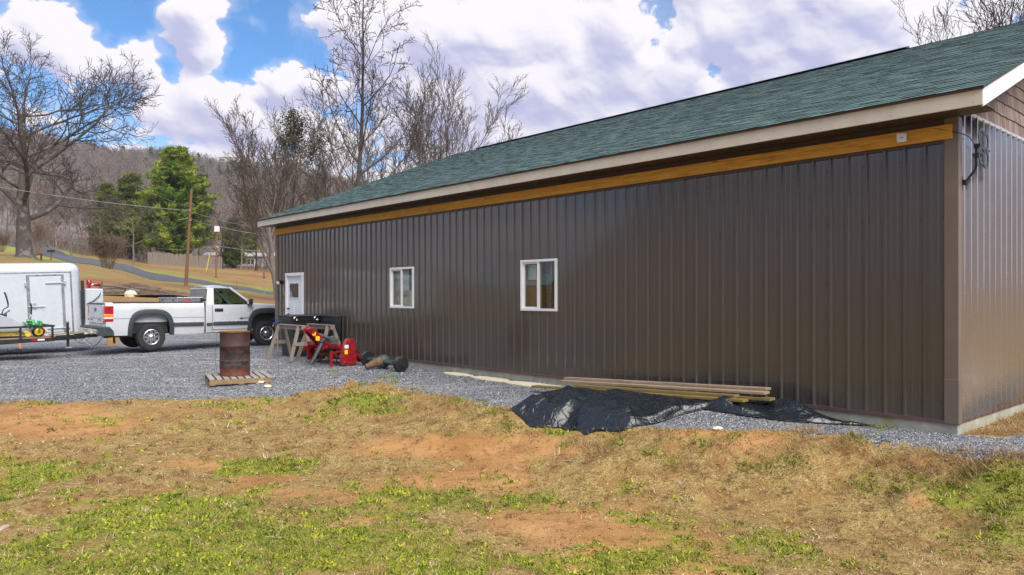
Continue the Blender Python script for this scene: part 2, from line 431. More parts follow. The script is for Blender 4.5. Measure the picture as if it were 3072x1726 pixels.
def shingle():
    t = NT('shingle'); r = t.rand(); p = t.coord('Position')
    base = t.ramp(r, [(0, (.032,.060,.062)), (.4, (.054,.098,.098)), (.75, (.076,.130,.128)), (1, (.11,.165,.162))])
    g = t.noise(p, 160, 2); c = t.mix(t.rng(g, .35, .7, 0, .4), base, (.12,.16,.155))
    big = t.noise(p, .9, 4); c = t.mix(t.rng(big, .5, .7, 0, .25), c, (.03,.045,.045))
    t.bump(g, .5, .004)
    return t.done(c, .9, 0, .2)
M['shingle'] = shingle(); M['shingle_edge_shade'] = pm('shingle_edge_shade', (.012,.018,.018), .9, .3, 20)  # dark asphalt cut edge, blackened to paint the shadow line under each course
def shake():
    t = NT('shake'); r = t.rand(); o = t.coord('Position')
    g = t.noise(t.scale(o, (9,9,.9)), 5, 5)
    c = t.ramp(r, [(0, (.17,.125,.105)), (.5, (.23,.18,.155)), (1, (.29,.235,.20))])
    c = t.mix(t.rng(g, .45, .68, 0, .7), c, (.10,.07,.058)); t.bump(g, .4, .006)
    return t.done(c, .75, 0, .3)
M['shake'] = shake()
def rusty_drum():
    t = NT('rusty_drum'); o = t.coord('Object'); z = t.N.new('ShaderNodeSeparateXYZ'); t.L.new(o, z.inputs[0]); h = z.outputs[2]
    n = t.noise(o, 5, 8, .65, .5); n2 = t.noise(o, 14, 6, .6)
    c = t.ramp(n2, [(.3, (.046,.019,.016)), (.7, (.076,.034,.028))])
    c = t.mix(t.rng(n, .50, .64, 0, .85), c, (.028,.026,.028))
    soot = t.math('MULTIPLY', t.rng(n, .44, .58), t.math('MULTIPLY', t.rng(h, .22, .34), t.rng(h, .62, .50)))
    c = t.mix(soot, c, (.016,.013,.012))
    ash = t.math('MULTIPLY', t.rng(n2, .4, .55), t.math('MULTIPLY', t.rng(h, .14, .22), t.rng(h, .34, .26)))
    c = t.mix(t.math('MULTIPLY', ash, .7), c, (.09,.085,.085))
    hot = t.rng(t.math('ADD', h, t.math('MULTIPLY', t.math('SUBTRACT', n, .5), .35)), .20, .07)
    c = t.mix(t.math('MULTIPLY', hot, t.rng(n2, .3, .65, .3, 1)), c, (.15,.042,.017))
    t.bump(n2, .35, .004)
    return t.done(c, t.rng(n2, .3, .7, .55, .8), .1, .4)
M['rusty_drum'] = rusty_drum()
M['drum_inside'] = pm('drum_inside', (.24,.10,.02), .8, .35, 7)
def tarp():
    t = NT('black_sheeting'); o = t.coord('Position')
    n = t.noise(o, 5, 5, .6, .8); n2 = t.noise(o, 20, 5, .6, 1.0); cre = t.voro(o, 7, 'DISTANCE_TO_EDGE')[0]
    t.bump(n2, .30, .012, t.bump(t.rng(cre, 0, .12), .25, .02, t.bump(n, .5, .05)))
    dust = t.rng(t.noise(o, 2.5, 7), .55, .78, 0, .14)
    return t.done(t.mix(dust, (.006,.0095,.0125), (.032,.038,.042)), t.rng(n, .3, .7, .17, .32), 0, .65)
M['tarp'] = tarp()
def glass(name, tint, alpha=.25, rough=.02):
    t = NT(name); t.b.inputs['Alpha'].default_value = alpha
    n = t.noise(t.coord('Object'), 2, 2); t.bump(n, .02, .02)
    return t.done(t.ramp(n, [(0, tint), (1, tuple(x*1.2 for x in tint))]), rough, 0, .9)
def clear_glass(name, tint, ior=1.5):
    t = NT(name); N_, L_ = t.N, t.L
    n = t.noise(t.coord('Object'), 1.5, 2); bp = N_.new('ShaderNodeBump'); bp.inputs['Strength'].default_value = .03; bp.inputs['Distance'].default_value = .02; L_.new(n, bp.inputs['Height'])
    tr = N_.new('ShaderNodeBsdfTransparent'); tr.inputs[0].default_value = (*tint, 1); gl = N_.new('ShaderNodeBsdfGlossy'); gl.inputs['Roughness'].default_value = .01; L_.new(bp.outputs[0], gl.inputs['Normal'])
    lw = N_.new('ShaderNodeLayerWeight'); lw.inputs[0].default_value = .5; r0 = ((ior-1)/(ior+1))**2
    fr = t.math('ADD', t.math('MULTIPLY', t.math('POWER', lw.outputs['Facing'], 5.0), 1-r0), r0); mx = N_.new('ShaderNodeMixShader'); L_.new(fr, mx.inputs[0]); L_.new(tr.outputs[0], mx.inputs[1]); L_.new(gl.outputs[0], mx.inputs[2])
    N_.remove(t.b); L_.new(mx.outputs[0], N_['Material Output'].inputs['Surface']); return t.m
M['glass'] = clear_glass('glass', (.88,.92,.90), 1.6)
M['dark_glass'] = glass('dark_glass', (.012,.018,.018), .8)
M['tint_glass'] = clear_glass('tint_glass', (.38,.50,.44), 1.6)
def diamond():
    t = NT('diamond_plate'); v = t.voro(t.scale(t.coord('Object'), (1,1,1)), 34, rnd=0.0)[0]
    t.bump(v, .8, .004)
    return t.done(t.ramp(v, [(.2, (.62,.64,.66)), (.6, (.36,.38,.40))]), .35, 1.0)
M['diamond'] = diamond()
def bark(name, a, b, sc=3.0, lichen=None):
    t = NT(name); o = t.coord('Object'); v = t.scale(o, (1,1,.25))
    n = t.noise(v, sc*4, 6, .65); c = t.ramp(n, [(.3, a), (.7, b)])
    if lichen: c = t.mix(t.rng(t.noise(o, sc*.5, 6), .5, .64, 0, .75), c, lichen)
    t.bump(n, .6, .03)
    return t.done(c, .9, 0, .2)
M['oak_bark'] = bark('oak_bark', (.05,.042,.037), (.125,.108,.097), 3, (.21,.215,.20))
M['dark_bark'] = bark('dark_bark', (.045,.036,.032), (.085,.07,.062), 3)
M['grey_bark'] = bark('grey_bark', (.12,.098,.08), (.21,.178,.15), 3)
M['tan_bark'] = bark('tan_bark', (.19,.13,.095), (.29,.21,.155), 3)
M['twig'] = bark('twig', (.085,.068,.055), (.155,.125,.10), 3)
M['oak_twig'] = bark('oak_twig', (.058,.05,.046), (.11,.095,.088), 3)
def tonemat(name, stops, rough=.8, trans=0.0, spec=.25):
    t = NT(name); c = t.ramp(t.attr('tone'), stops)
    if trans: t.b.inputs['Subsurface Weight'].default_value = 0
    return t.done(c, rough, 0, spec)
M['pine_needle'] = tonemat('pine_needle', [(0, (.025,.065,.010)), (.5, (.11,.18,.016)), (1, (.32,.36,.04))])
M['dark_leaf'] = tonemat('dark_leaf', [(0, (.03,.05,.012)), (.5, (.09,.115,.022)), (1, (.22,.22,.04))])
M['brown_leaf'] = tonemat('brown_leaf', [(0, (.035,.032,.012)), (.6, (.06,.05,.022)), (1, (.05,.075,.022))])
M['dry_blade'] = tonemat('dry_blade', [(0, (.09,.045,.016)), (.45, (.25,.145,.055)), (.8, (.40,.27,.12)), (1, (.58,.48,.31))])
M['green_blade'] = tonemat('green_blade', [(0, (.06,.10,.010)), (.5, (.17,.22,.018)), (1, (.40,.40,.04))])
M['stone_bit'] = tonemat('stone_bit', [(0, (.055,.058,.068)), (.35, (.15,.158,.175)), (.75, (.29,.30,.32)), (.93, (.47,.48,.49)), (1, (.6,.58,.55))], .75)
M['clod'] = tonemat('clod', [(0, (.10,.045,.018)), (.6, (.24,.12,.05)), (1, (.40,.33,.27))], .9)
M['forest_twig'] = tonemat('forest_twig', [(0, (.13,.105,.095)), (.6, (.19,.155,.14)), (1, (.26,.21,.18))], .9)
M['twig_white'] = pm('twig_white', (.40,.34,.27), .8, .2, 12)
M['twig_brown'] = pm('twig_brown', (.17,.11,.065), .8, .3, 12)
M['wire'] = pm('wire', (.30,.31,.32), .5, .1, 1)
M['wire_dark'] = pm('wire_dark', (.05,.05,.055), .5, .1, 1)
# ------------------------------------------------------------------ building frame (x along the long wall, y outwards, z up)
BC = Vector((5.127, 8.58, 0.0))
AX = Vector((-.6656, .7462, 0.0)); NX = Vector((-.7462, -.6656, 0.0))
BROT = math.atan2(AX.y, AX.x)
LB = 18.29
def bw(s, d, z=0.0): return BC + AX*s + NX*d + Vector((0, 0, z))
def sd(X, Y):
    vx, vy = np.asarray(X) - BC.x, np.asarray(Y) - BC.y
    return vx*AX.x + vy*AX.y, vx*NX.x + vy*NX.y

# ------------------------------------------------------------------ terrain
COLS = [(-900, [(26,.2),(40,2.4),(60,5.2),(90,8.8),(140,14),(200,24),(350,66),(560,118),(760,90),(1500,60)]),
        (75, [(26,.05),(40,1.9),(52,3.9),(60,4.7),(80,6.0),(104,7.7),(112,8.8),(150,12.2),(200,22),(350,64),(560,114),(760,85),(1500,50)]),
        (131, [(26,.05),(40,1.7),(56,4.0),(80,5.5),(103,7.4),(112,8.8),(150,12),(200,22),(350,62),(560,111),(760,82),(1500,50)]),
        (258, [(26,.05),(36,1.35),(55,3.7),(76,4.7),(84,5.1),(90,5.95),(120,8),(160,11.5),(220,24),(350,59),(560,105),(760,78),(1500,50)]),
        (358, [(26,.05),(36,1.3),(50,2.8),(60,3.5),(72,4.0),(78,4.2),(84,5.1),(105,6.6),(160,10.5),(220,22),(350,56),(560,101),(760,80),(1500,45)]),
        (460, [(26,.05),(40,1.65),(55,2.3),(66,2.75),(75,3.05),(81,3.95),(105,6.1),(150,8.5),(220,19),(350,53),(560,101),(760,76),(1500,45)]),
        (560, [(26,.05),(40,1.5),(55,2.0),(70,2.55),(75,2.75),(81,3.45),(92,4.3),(105,5.8),(150,8),(220,17),(350,49),(560,96),(760,72),(1500,40)]),
        (690, [(26,.05),(40,1.2),(60,1.75),(79,2.15),(86,2.75),(105,5.3),(150,7.6),(220,16),(350,46),(560,92),(760,70),(1500,40)]),
        (820, [(26,.05),(40,.9),(60,1.3),(84,1.6),(90,2.0),(105,4.9),(150,7.2),(220,15),(350,43),(560,88),(760,68),(1500,40)]),
        (1200, [(26,.0),(60,.9),(105,3.2),(150,5),(220,12),(350,36),(560,78),(760,60),(1500,35)]),
        (2000, [(26,.0),(60,.6),(105,1.5),(220,6),(350,20),(560,45),(760,40),(1500,25)]),
        (4000, [(26,.0),(60,.4),(105,1),(220,4),(350,8),(560,18),(760,18),(1500,10)])]
COLU = np.array([c[0] for c in COLS], dtype=float)
def t_far(X, Y):
    X = np.asarray(X, dtype=float); Y = np.asarray(Y, dtype=float)
    Yc = np.maximum(Y, 8.0); u = np.clip(CX + F*X/Yc, -900, 4000)
    prof = np.stack([np.interp(Y, [p[0] for p in c[1]], [p[1] for p in c[1]]) for c in COLS])
    i = np.clip(np.searchsorted(COLU, u) - 1, 0, len(COLS)-2)
    t = (u - COLU[i]) / (COLU[i+1] - COLU[i]); t = t*t*(3-2*t)*.5 + t*.5
    ii = np.indices(u.shape)
    a = np.take_along_axis(prof, i[None], 0)[0]; b = np.take_along_axis(prof, (i+1)[None], 0)[0]
    z = a*(1-t) + b*t
    return z + sstep(30, 60, Y)*(fbm(X/9, Y/9, 3, 5)-.5)*.35 + sstep(160, 260, Y)*(fbm(X/60, Y/60, 4, 9)-.5)*14
def edge(s): return np.interp(s, [-8,-1,.44,1.5,2.6,4,5.3,7.7,10,11], [1.2,1.2,1.15,1.6,2.15,2.1,2.6,2.25,2.5,3.0])
def gravel_w(X, Y):
    s, d = sd(X, Y)
    wob = (fbm(np.asarray(X)*1.1, np.asarray(Y)*1.1, 4, 21)-.5)*1.1
    strip = sstep(.22, -.22, d + wob*.6 - edge(s)) * np.where(s < 0, sstep(-.75, -.25, d + wob*.4) * sstep(-5, -3.5, s), 1.0)
    strip = np.where((s < 0) & (s > -.45) & (d < -.1), 0.0, strip)
    lot = sstep(-.25, .25, s - (9.4 + (d-3.0)*.5) + wob*.9) * sstep(2.0, 2.6, d)
    lot = np.maximum(lot, sstep(LB-.6, LB, s) * (d > -14))
    return np.maximum(strip, lot) * sstep(33.5, 31.0, np.asarray(Y)+wob) * np.where(s > -12, 1.0, 0.0)
def t_near(X, Y):
    X = np.asarray(X, dtype=float); Y = np.asarray(Y, dtype=float); s, d = sd(X, Y)
    H = np.interp(s, [-8,0,5,8,10,12], [.50,.50,.45,.36,.16,.06])
    dt = edge(s); z = -.02 - .05*sstep(.8, 2.2, d) - H*sstep(dt-.15, dt+1.8, d)
    g = gravel_w(X, Y)
    heap = .16*np.exp(-((s-3.0)/1.1)**2 - ((d-.9)/.55)**2)
    rough = (fbm(X*1.3, Y*1.3, 4, 3)-.5)*.10 + (fbm(X*6, Y*6, 3, 4)-.5)*.035
    bankz = sstep(dt-.3, dt+.2, d)*sstep(dt+2.0, dt+1.0, d)*np.interp(s, [-8,8,11], [1,1,.3])
    clump = (fbm(X*2.6, Y*2.6, 3, 8)-.45)*.22*bankz
    lip = .08*np.exp(-((d-dt-.05)/.25)**2)*np.interp(s, [-8,1.5,2.5,7,9.5,10.5], [1,1,.2,.3,1.2,.1])
    return z + heap + (rough*(1-g*.75)) + (clump + lip)
def terrain(X, Y):
    X = np.asarray(X, dtype=float); Y = np.asarray(Y, dtype=float)
    w = sstep(25, 31, Y)
    return t_near(X, Y)*(1-w) + t_far(X, Y)*w
def tz(x, y): return float(terrain(np.array([x]), np.array([y]))[0])
def ground_at(u, d):
    x = (u-CX)/F*d; return Vector((x, d, tz(x, d)))

GREEN = [(1536,1690,1700,70,.22),(150,1640,500,130,.72),(450,1560,400,80,.62),(100,1410,260,50,.8),(1900,1480,900,60,.18),(700,1290,500,60,.22),(1900,1700,900,60,.2),(880,1395,130,32,1.0),(420,1410,90,28,.6),(800,1650,400,80,.65),(1065,1200,85,20,1.1),(1200,1235,120,14,.7),
         (1370,1295,90,25,.7),(500,1500,500,60,.4),(1250,1660,200,80,.45),(2500,1430,170,55,.75),(2950,1480,170,80,.75),(2850,1650,250,80,.4),(1750,1300,200,25,.5),(2200,1330,150,25,.3),
         (720,1180,200,15,.3),(1080,1180,60,14,.5),(2350,1600,200,60,.3)]
BARE = [(1350,1340,350,42,1.0),(130,1265,320,40,1.0),(600,1392,130,20,.9),(1650,1555,330,50,.8),(1900,1670,280,75,.95),(1300,1440,320,35,.7),(700,1225,260,25,.5),(2750,1385,80,16,1.0),
        (2770,1500,70,28,1.0),(3030,1490,60,25,.9),(2100,1300,90,14,.7),(2250,1310,80,18,.6),(1000,1490,250,25,.4)]
def uv_of(X, Y, Z):
    Yc = np.maximum(np.asarray(Y), .5); return CX + F*np.asarray(X)/Yc, HZ + F*(ZC-np.asarray(Z))/Yc
def blobsum(u, v, L):
    r = 0
    for (a, b, ru, rv, w) in L: r = r + w*np.exp(-((u-a)/ru)**2 - ((v-b)/rv)**2)
    return r
def cover(X, Y, Z):
    u, v = uv_of(X, Y, Z)
    front = (np.asarray(Y) > 2.5)
    n = fbm(X*.9, Y*.9, 4, 31); n2 = fbm(X*3.3, Y*3.3, 3, 33)
    g = blobsum(u, v, GREEN)*front + (n-.5)*1.9 + (n2-.5)*1.3
    b = blobsum(u, v, BARE)*front*1.1 + .10 + (fbm(X*.7, Y*.7, 4, 41)-.5)*1.3 + (fbm(X*4, Y*4, 3, 43)-.5)*.5
    return np.clip(g, 0, 1.2), np.clip(b, 0, 1.2)

def ground_mat():
    t = NT('ground_cover'); p = t.coord('Position')
    gr, gn, br, hl = t.attr('gravel'), t.attr('green'), t.attr('bare'), t.attr('hill')
    # crushed stone
    vo = t.voro(p, 44)
    sx = t.N.new('ShaderNodeSeparateColor'); t.L.new(vo[1], sx.inputs[0])
    stone = t.ramp(sx.outputs[0], [(0, (.09,.094,.105)), (.35, (.22,.23,.25)), (.7, (.36,.37,.39)), (.92, (.54,.55,.56)), (1, (.66,.65,.63))])
    stone = t.mix(t.rng(vo[0], .35, .75, 0, .75), stone, (.035,.036,.042))
    stone = t.mix(t.rng(t.noise(p, .8, 5), .5, .72, 0, .4), stone, (.30,.28,.25)); trk = t.noise(t.scale(p, (.35,1.6,1)), 1.0, 4, .6); stone = t.mix(t.rng(trk, .52, .66, 0, .45), stone, (.46,.46,.46))
    # clay soil
    n1 = t.noise(p, 1.1, 7, .62); n2 = t.noise(p, 7, 8, .68); n3 = t.noise(p, 55, 4, .6); n4 = t.noise(p, 2.6, 6, .6)
    soil = t.ramp(n1, [(.28, (.29,.14,.042)), (.5, (.43,.225,.08)), (.72, (.53,.31,.13))])
    soil = t.mix(t.rng(n2, .50, .68, 0, .7), soil, (.17,.070,.025)); soil = t.mix(t.rng(n3, .55, .72, 0, .55), soil, (.50,.34,.19))
    # dry thatch
    st = t.noise(t.scale(p, (1,1,1)), 34, 6, .75, 1.5)
    thatch = t.ramp(st, [(.34, (.07,.042,.014)), (.46, (.25,.165,.056)), (.57, (.44,.32,.115)), (.70, (.68,.56,.30))])
    thatch = t.mix(t.rng(n4, .46, .62, 0, .7), thatch, (.27,.14,.05)); thatch = t.mix(t.rng(n2, .52, .64, 0, .7), thatch, (.12,.06,.022)); thatch = t.mix(t.rng(n2, .46, .36, 0, .4), thatch, (.40,.28,.11))
    # green
    green = t.ramp(st, [(.34, (.06,.085,.010)), (.5, (.20,.245,.022)), (.70, (.42,.44,.05))])
    spk = t.math('SUBTRACT', st, .5)
    lawn = t.mix(t.rng(t.math('ADD', t.math('ADD', br, t.math('MULTIPLY', spk, .9)), t.math('MULTIPLY', t.math('SUBTRACT', n2, .5), .9)), .30, .62), thatch, soil)
    lawn = t.mix(t.rng(t.math('ADD', t.math('ADD', gn, t.math('MULTIPLY', spk, 2.0)), t.math('MULTIPLY', t.math('SUBTRACT', n2, .5), 1.4)), .55, .85, 0, .75), lawn, green)
    # far field and hillside leaf litter
    nf = t.noise(p, .16, 6, .6); nf2 = t.noise(p, 1.4, 5, .6)
    field = t.ramp(nf, [(.34, (.20,.105,.045)), (.5, (.255,.15,.062)), (.60, (.255,.185,.065)), (.70, (.17,.175,.045))])
    field = t.mix(t.rng(nf2, .45, .7, 0, .5), field, (.20,.145,.06))
    field = t.mix(t.math('MULTIPLY', t.attr('verge'), t.rng(nf2, .35, .6, .25, .9)), field, (.22,.30,.035))
    litter = t.ramp(t.noise(p, .05, 7, .65), [(.3, (.155,.125,.12)), (.7, (.22,.18,.165))])
    field = t.mix(t.rng(hl, .45, .6), field, litter)
    lawn = t.mix(t.rng(hl, .02, .2), lawn, field)
    gmask = t.rng(t.math('ADD', gr, t.math('MULTIPLY', t.math('SUBTRACT', n2, .5), .7)), .38, .62)
    c = t.mix(gmask, lawn, stone)
    hgt = t.mix(gmask, t.math('ADD', t.math('MULTIPLY', st, .6), n2), t.math('SUBTRACT', 1.0, vo[0]))
    t.bump(hgt, .9, .035)
    return t.done(c, .9, 0, .25)
M['ground'] = ground_mat()

ROADP = [(960,90),(820,87),(690,83),(560,78.5),(460,78.5),(358,81),(258,87),(200,94),(131,108),(60,135),(20,158),(-150,230)]
def catmull(P, n):
    P = [P[0]] + list(P) + [P[-1]]; out = []
    for i in range(1, len(P)-2):
        for k in range(n):
            t = k/n; p0, p1, p2, p3 = P[i-1:i+3]
            out.append(.5*((2*p1) + (p2-p0)*t + (2*p0-5*p1+4*p2-p3)*t*t + (3*p1-p0-3*p2+p3)*t**3))
    out.append(P[-2]); return out
road_pts = catmull([Vector(((u-CX)/F*d, d, 0)) for u, d in ROADP], 8)
RP = np.array([[p.x, p.y] for p in road_pts])
def road_dist(X, Y):
    X = np.asarray(X); best = np.full(X.shape, 1e9)
    for q in RP: best = np.minimum(best, (X-q[0])**2 + (Y-q[1])**2)
    return np.sqrt(best)

# near sheet: lawn and gravel, split along the gravel's edge
xs = np.linspace(-26, 14, 310); ys = np.concatenate([np.linspace(2.5, 12, 170), np.linspace(12, 36, 150)[1:]])
GX, GY = np.meshgrid(xs, ys); GZ = terrain(GX, GY)
gG, gB = cover(GX, GY, GZ); gW = gravel_w(GX, GY); gH = sstep(24, 34, GY)*(1-gW)*.2
ny, nx = GX.shape
idx = np.arange(ny*nx).reshape(ny, nx)
quads = np.stack([idx[:-1,:-1], idx[:-1,1:], idx[1:,1:], idx[1:,:-1]], -1).reshape(-1, 4)
V = np.stack([GX, GY, GZ], -1).reshape(-1, 3)
isg = gW.ravel()[quads].mean(1) > .5
for nm, sel in (('lawn', ~isg), ('gravel_yard', isg)):
    q = quads[sel]; used = np.unique(q); remap = np.full(ny*nx, -1); remap[used] = np.arange(len(used))
    me = np_mesh(nm, V[used], remap[q], M['ground'], {'gravel': gW.ravel()[used], 'green': gG.ravel()[used], 'bare': gB.ravel()[used], 'hill': gH.ravel()[used], 'verge': np.zeros(len(used))}, True)
    tag(obj(nm, me), None, None, None, 'structure')
# wide sheet out to the ridge and the horizon
ang = np.radians(np.concatenate([np.linspace(-42, 42, 190), np.linspace(42, 318, 60)[1:-1]]))
rr = np.concatenate([np.linspace(1.5, 26, 12), np.linspace(28, 62, 30), np.linspace(63, 120, 60), np.linspace(124, 600, 90), np.linspace(620, 940, 14)])
A, RR = np.meshgrid(ang, rr); FX = RR*np.sin(A); FY = RR*np.cos(A); FZ = terrain(FX, FY)
inside = (FX > -25) & (FX < 13) & (FY > 3.2) & (FY < 35); FZ = FZ - np.where(inside, .35, 0)
back = sstep(90, 620, RR)*(105 + 30*(fbm(FX/90, FY/90, 4, 63)-.5))*sstep(60, -60, FY)      # unseen hill added behind the viewer to darken the steel wall's reflections
FZ = np.where(FY < 2.5, np.minimum(FZ, -.3), FZ) + back
m_, n_ = FX.shape; idx = np.arange(m_*n_).reshape(m_, n_); idn = np.roll(idx, -1, axis=1)
quads = np.stack([idx[:-1], idn[:-1], idn[1:], idx[1:]], -1).reshape(-1, 4)[:, ::-1]
rd = road_dist(FX, FY)
hl = np.where((FY > 150) | ((FY < -20) & (RR > 130)), np.where(FY > 0, sstep(140, 190, FY), 1.0)*.8 + .2, .25*sstep(20, 30, RR))
verge = sstep(6.5, 3.4, rd + (fbm(FX*.3, FY*.3, 3, 51)-.5)*4)
verge = np.maximum(verge, np.exp(-((FX+41)/4)**2-((FY-72)/12)**2)*1.2)
me = np_mesh('ground', np.stack([FX, FY, FZ], -1).reshape(-1, 3), quads, M['ground'], {'gravel': np.zeros(m_*n_), 'green': np.full(m_*n_, .2), 'bare': np.full(m_*n_, .1), 'hill': hl.ravel(), 'verge': np.clip(verge, 0, 1).ravel()}, True)
tag(obj('ground', me), None, None, None, 'structure')
# road
rows = []
for i, p in enumerate(road_pts):
    d = (road_pts[min(i+1, len(road_pts)-1)] - road_pts[max(i-1, 0)]).normalized(); nrm_ = Vector((-d.y, d.x, 0))
    row = []
    for w in (-2.6, -2.55, -1.3, 0, 1.3, 2.55, 2.6):
        q = p + nrm_*w; row.append((q.x, q.y, tz(q.x, q.y) + (.07 if abs(w) < 2.58 else -.15)))
    rows.append(row)
tag(MB().grid(rows).build('road', M['asphalt'], None, 60), None, None, None, 'structure')

# ------------------------------------------------------------------ the metal building
bld = thing('metal_building', 'long brown metal workshop with green shingle roof and yellow timber beam', 'building', BC, BROT)
ZM, ZT, ZB1, ZS = .13, 3.394, 3.567, 3.65       # metal bottom, metal top, beam top, soffit
EO, GO, FT, PITCH, HALF = .42, .39, 3.82, .393, 6.9
P9 = .2286
def profile(a, b):
    pts = [(a - 1, 0)]
    k0 = int((a-.1)/P9) - 2
    for k in range(k0, int((b-.1)/P9) + 3):
        c = .1 + k*P9
        pts += [(c-.030, 0), (c-.012, .025), (c+.012, .025), (c+.030, 0)]
        for m in (.076, .152): pts += [(c+m-.013, 0), (c+m-.006, .002), (c+m+.006, .002), (c+m+.013, 0)]
    pts.append((b + 1, 0))
    X = [p[0] for p in pts]; Yp = [p[1] for p in pts]
    inner = [(x, y) for x, y in pts if a < x < b]
    return [(a, float(np.interp(a, X, Yp)))] + inner + [(b, float(np.interp(b, X, Yp)))]
HOLES = [(6.47, 7.43, 1.305, 2.26), (11.03, 12.0, 1.30, 2.245), (16.50, 17.61, .05, 2.244)]
def panel(mb, a, b, z0, z1, holes, off=0.0):
    cuts = sorted({a, b} | {h for H in holes for h in H[:2] if a < h < b})
    for c0, c1 in zip(cuts[:-1], cuts[1:]):
        spans = [(z0, z1)]; mid = (c0+c1)/2
        for H in holes:
            if H[0] < mid < H[1]: spans = [q for q in ((z0, H[2]), (H[3], z1)) if q[1]-q[0] > .08]
        pr = profile(c0, c1)
        for q0, q1 in spans: mb.grid([[(x, y+off, q0) for x, y in pr], [(x, y+off, q1) for x, y in pr]])
s0 = .06; pk = 0
while s0 < LB-.05:
    pk += 1
    s1 = min(s0+.9144, LB-.03)
    cut = [H for H in HOLES if H[0] <= s0+.03 and H[1] >= s1-.03]
    spans = [(ZM, cut[0][2]), (cut[0][3], ZT)] if cut else [(ZM, ZT)]
    for z0_, z1_ in spans:
        if z1_ - z0_ > .1: mb = MB(); panel(mb, s0, s1, z0_, z1_, [H for H in HOLES if not cut], .0022*(pk % 2)); mb.build('wall_panel', M['brown_steel'], bld)
    s0 = s1
# gable end facing the camera's right, panels share one mesh
WID = HALF*2
mb = MB()
pr = profile(.1-.06, .1-.06+.9144)
mb.grid([[(-y*2.2, -(x-.04), ZM) for x, y in pr], [(-y*2.2, -(x-.04), 3.73) for x, y in pr]]); gme = mb.mesh('gable_panel', M['gable_steel_sheen'])
t0 = .06
while t0 < WID-.9:
    obj('gable_panel', gme, bld, 0, (0, -t0, 0)); t0 += .9144
MB().box(0, .05, -WID, -t0, ZM, 3.73).build('end_filler', M['gable_steel_sheen'], bld)
# screws along the girts
mb = MB()
for z in (.32, 1.0, 1.75, 2.5, 3.2):
    k = 0
    while .1 + k*P9 < LB-.1:
        c = .1 + k*P9 + .045; k += 1
        if any(h[0]-.05 < c < h[1]+.05 and h[2]-.05 < z < h[3]+.05 for h in HOLES): continue
        mb.lathe([(.009, 0), (.008, .005), (.0, .007)], 6, 'y', (c, .002, z), False)
o = mb.build('screw_heads', M['black_steel'], bld); o['kind'] = 'stuff'
# frames behind, other walls, slab, floor
MB().box(-.02, LB+.02, -WID-.02, .012, -.6, ZM-.012).build('foundation', M['concrete'], bld)
MB().box(.05, LB-.05, -WID+.02, -WID+.07, ZM, ZS).build('back_wall', M['brown_steel'], bld)
MB().box(LB-.05, LB, -WID, -.002, ZM, ZS+.05).build('far_end_wall', M['brown_steel'], bld)
MB().prism([(-.05, ZS), (-WID+.05, ZS), (-HALF, ZS+HALF*PITCH)], LB-.05, LB-.01, 'yz').build('far_gable', M['brown_steel'], bld)
MB().box(.1, LB-.1, -2.3, -2.22, ZM, ZS).build('partition', M['plywood'], bld)
MB().box(0.06, LB-.06, -WID+.1, -.02, ZS+.02, ZS+.06).build('ceiling', M['dark_int'], bld)
# trims
for a, b in ((.0, 6.1), (6.1, 12.2), (12.2, 16.47), (17.64, LB)): MB().box(a, b, .0, .032, ZM-.03, ZM+.012).build('base_trim', M['base_trim'], bld)
MB().box(-.028, 0, -WID, .0, ZM-.03, ZM+.012).build('base_trim', M['base_trim'], bld)
for z0, z1, e in ((ZM-.028, .62, .004), (.615, ZS, .0)):
    m = MB().box(-.038-e, .112, .0, .036+e, z0, z1).box(-.038-e, -.001, -.085, .001, z0, z1); m.build('corner_trim', M['trim_brown'], bld, None, .004)
MB().box(LB-.10, LB+.02, .0, .034, ZM-.02, ZS).build('corner_trim', M['trim_brown'], bld, None, .004)
MB().box(.112, LB-.1, .0, .032, ZT-.03, ZT+.004).build('head_trim', M['soffit'], bld)
MB().box(0, LB, -.02, .004, ZB1-.02, ZS+.02).build('frieze_board', M['soffit'], bld)
# yellow timber beam in four lengths
for a, b in ((.02, 4.88), (4.885, 9.75), (9.755, 14.62), (14.625, LB)):
    mb = MB().box(0, b-a, 0, .038, 0, ZB1-ZT-.006); mb.build('beam_board', M['beam_wood'], bld, None, .003, (a, .034, ZT+.005))
# soffit boards with grooves
mb = MB(); y = .005
mb.box(-GO, LB+GO, 0.0, EO-.02, ZS+.012, ZS+.03)
mb.build('soffit', M['soffit'], bld)
k = -GO+.02
cnt = 0
sm = MB().box(0, .292, .004, EO-.022, ZS-.002, ZS+.012).mesh('soffit_plank', M['soffit'])
while k < LB+GO-.3:
    obj('soffit_plank', sm, bld, 0, (k, 0, 0)); k += .30
# fascia boards
for a, b in ((-GO, 4.6), (4.603, 9.4), (9.403, 14.2), (14.203, LB+GO)):
    MB().box(a, b, EO-.02, EO, ZS, FT).build('fascia_board', M['fascia'], bld, None, .003)
mb = MB()
for i in range(22):
    for z in (ZS+.04, ZS+.13): mb.lathe([(.005, 0), (.0, .002)], 6, 'y', (-.3+i*.85, EO+.0005, z), False)
o = mb.build('nail_heads', M['rust'], bld); o['kind'] = 'stuff'
MB().box(-GO-.01, LB+GO+.01, EO-.015, EO+.03, FT+.001, FT+.013).build('drip_edge', M['soffit'], bld)
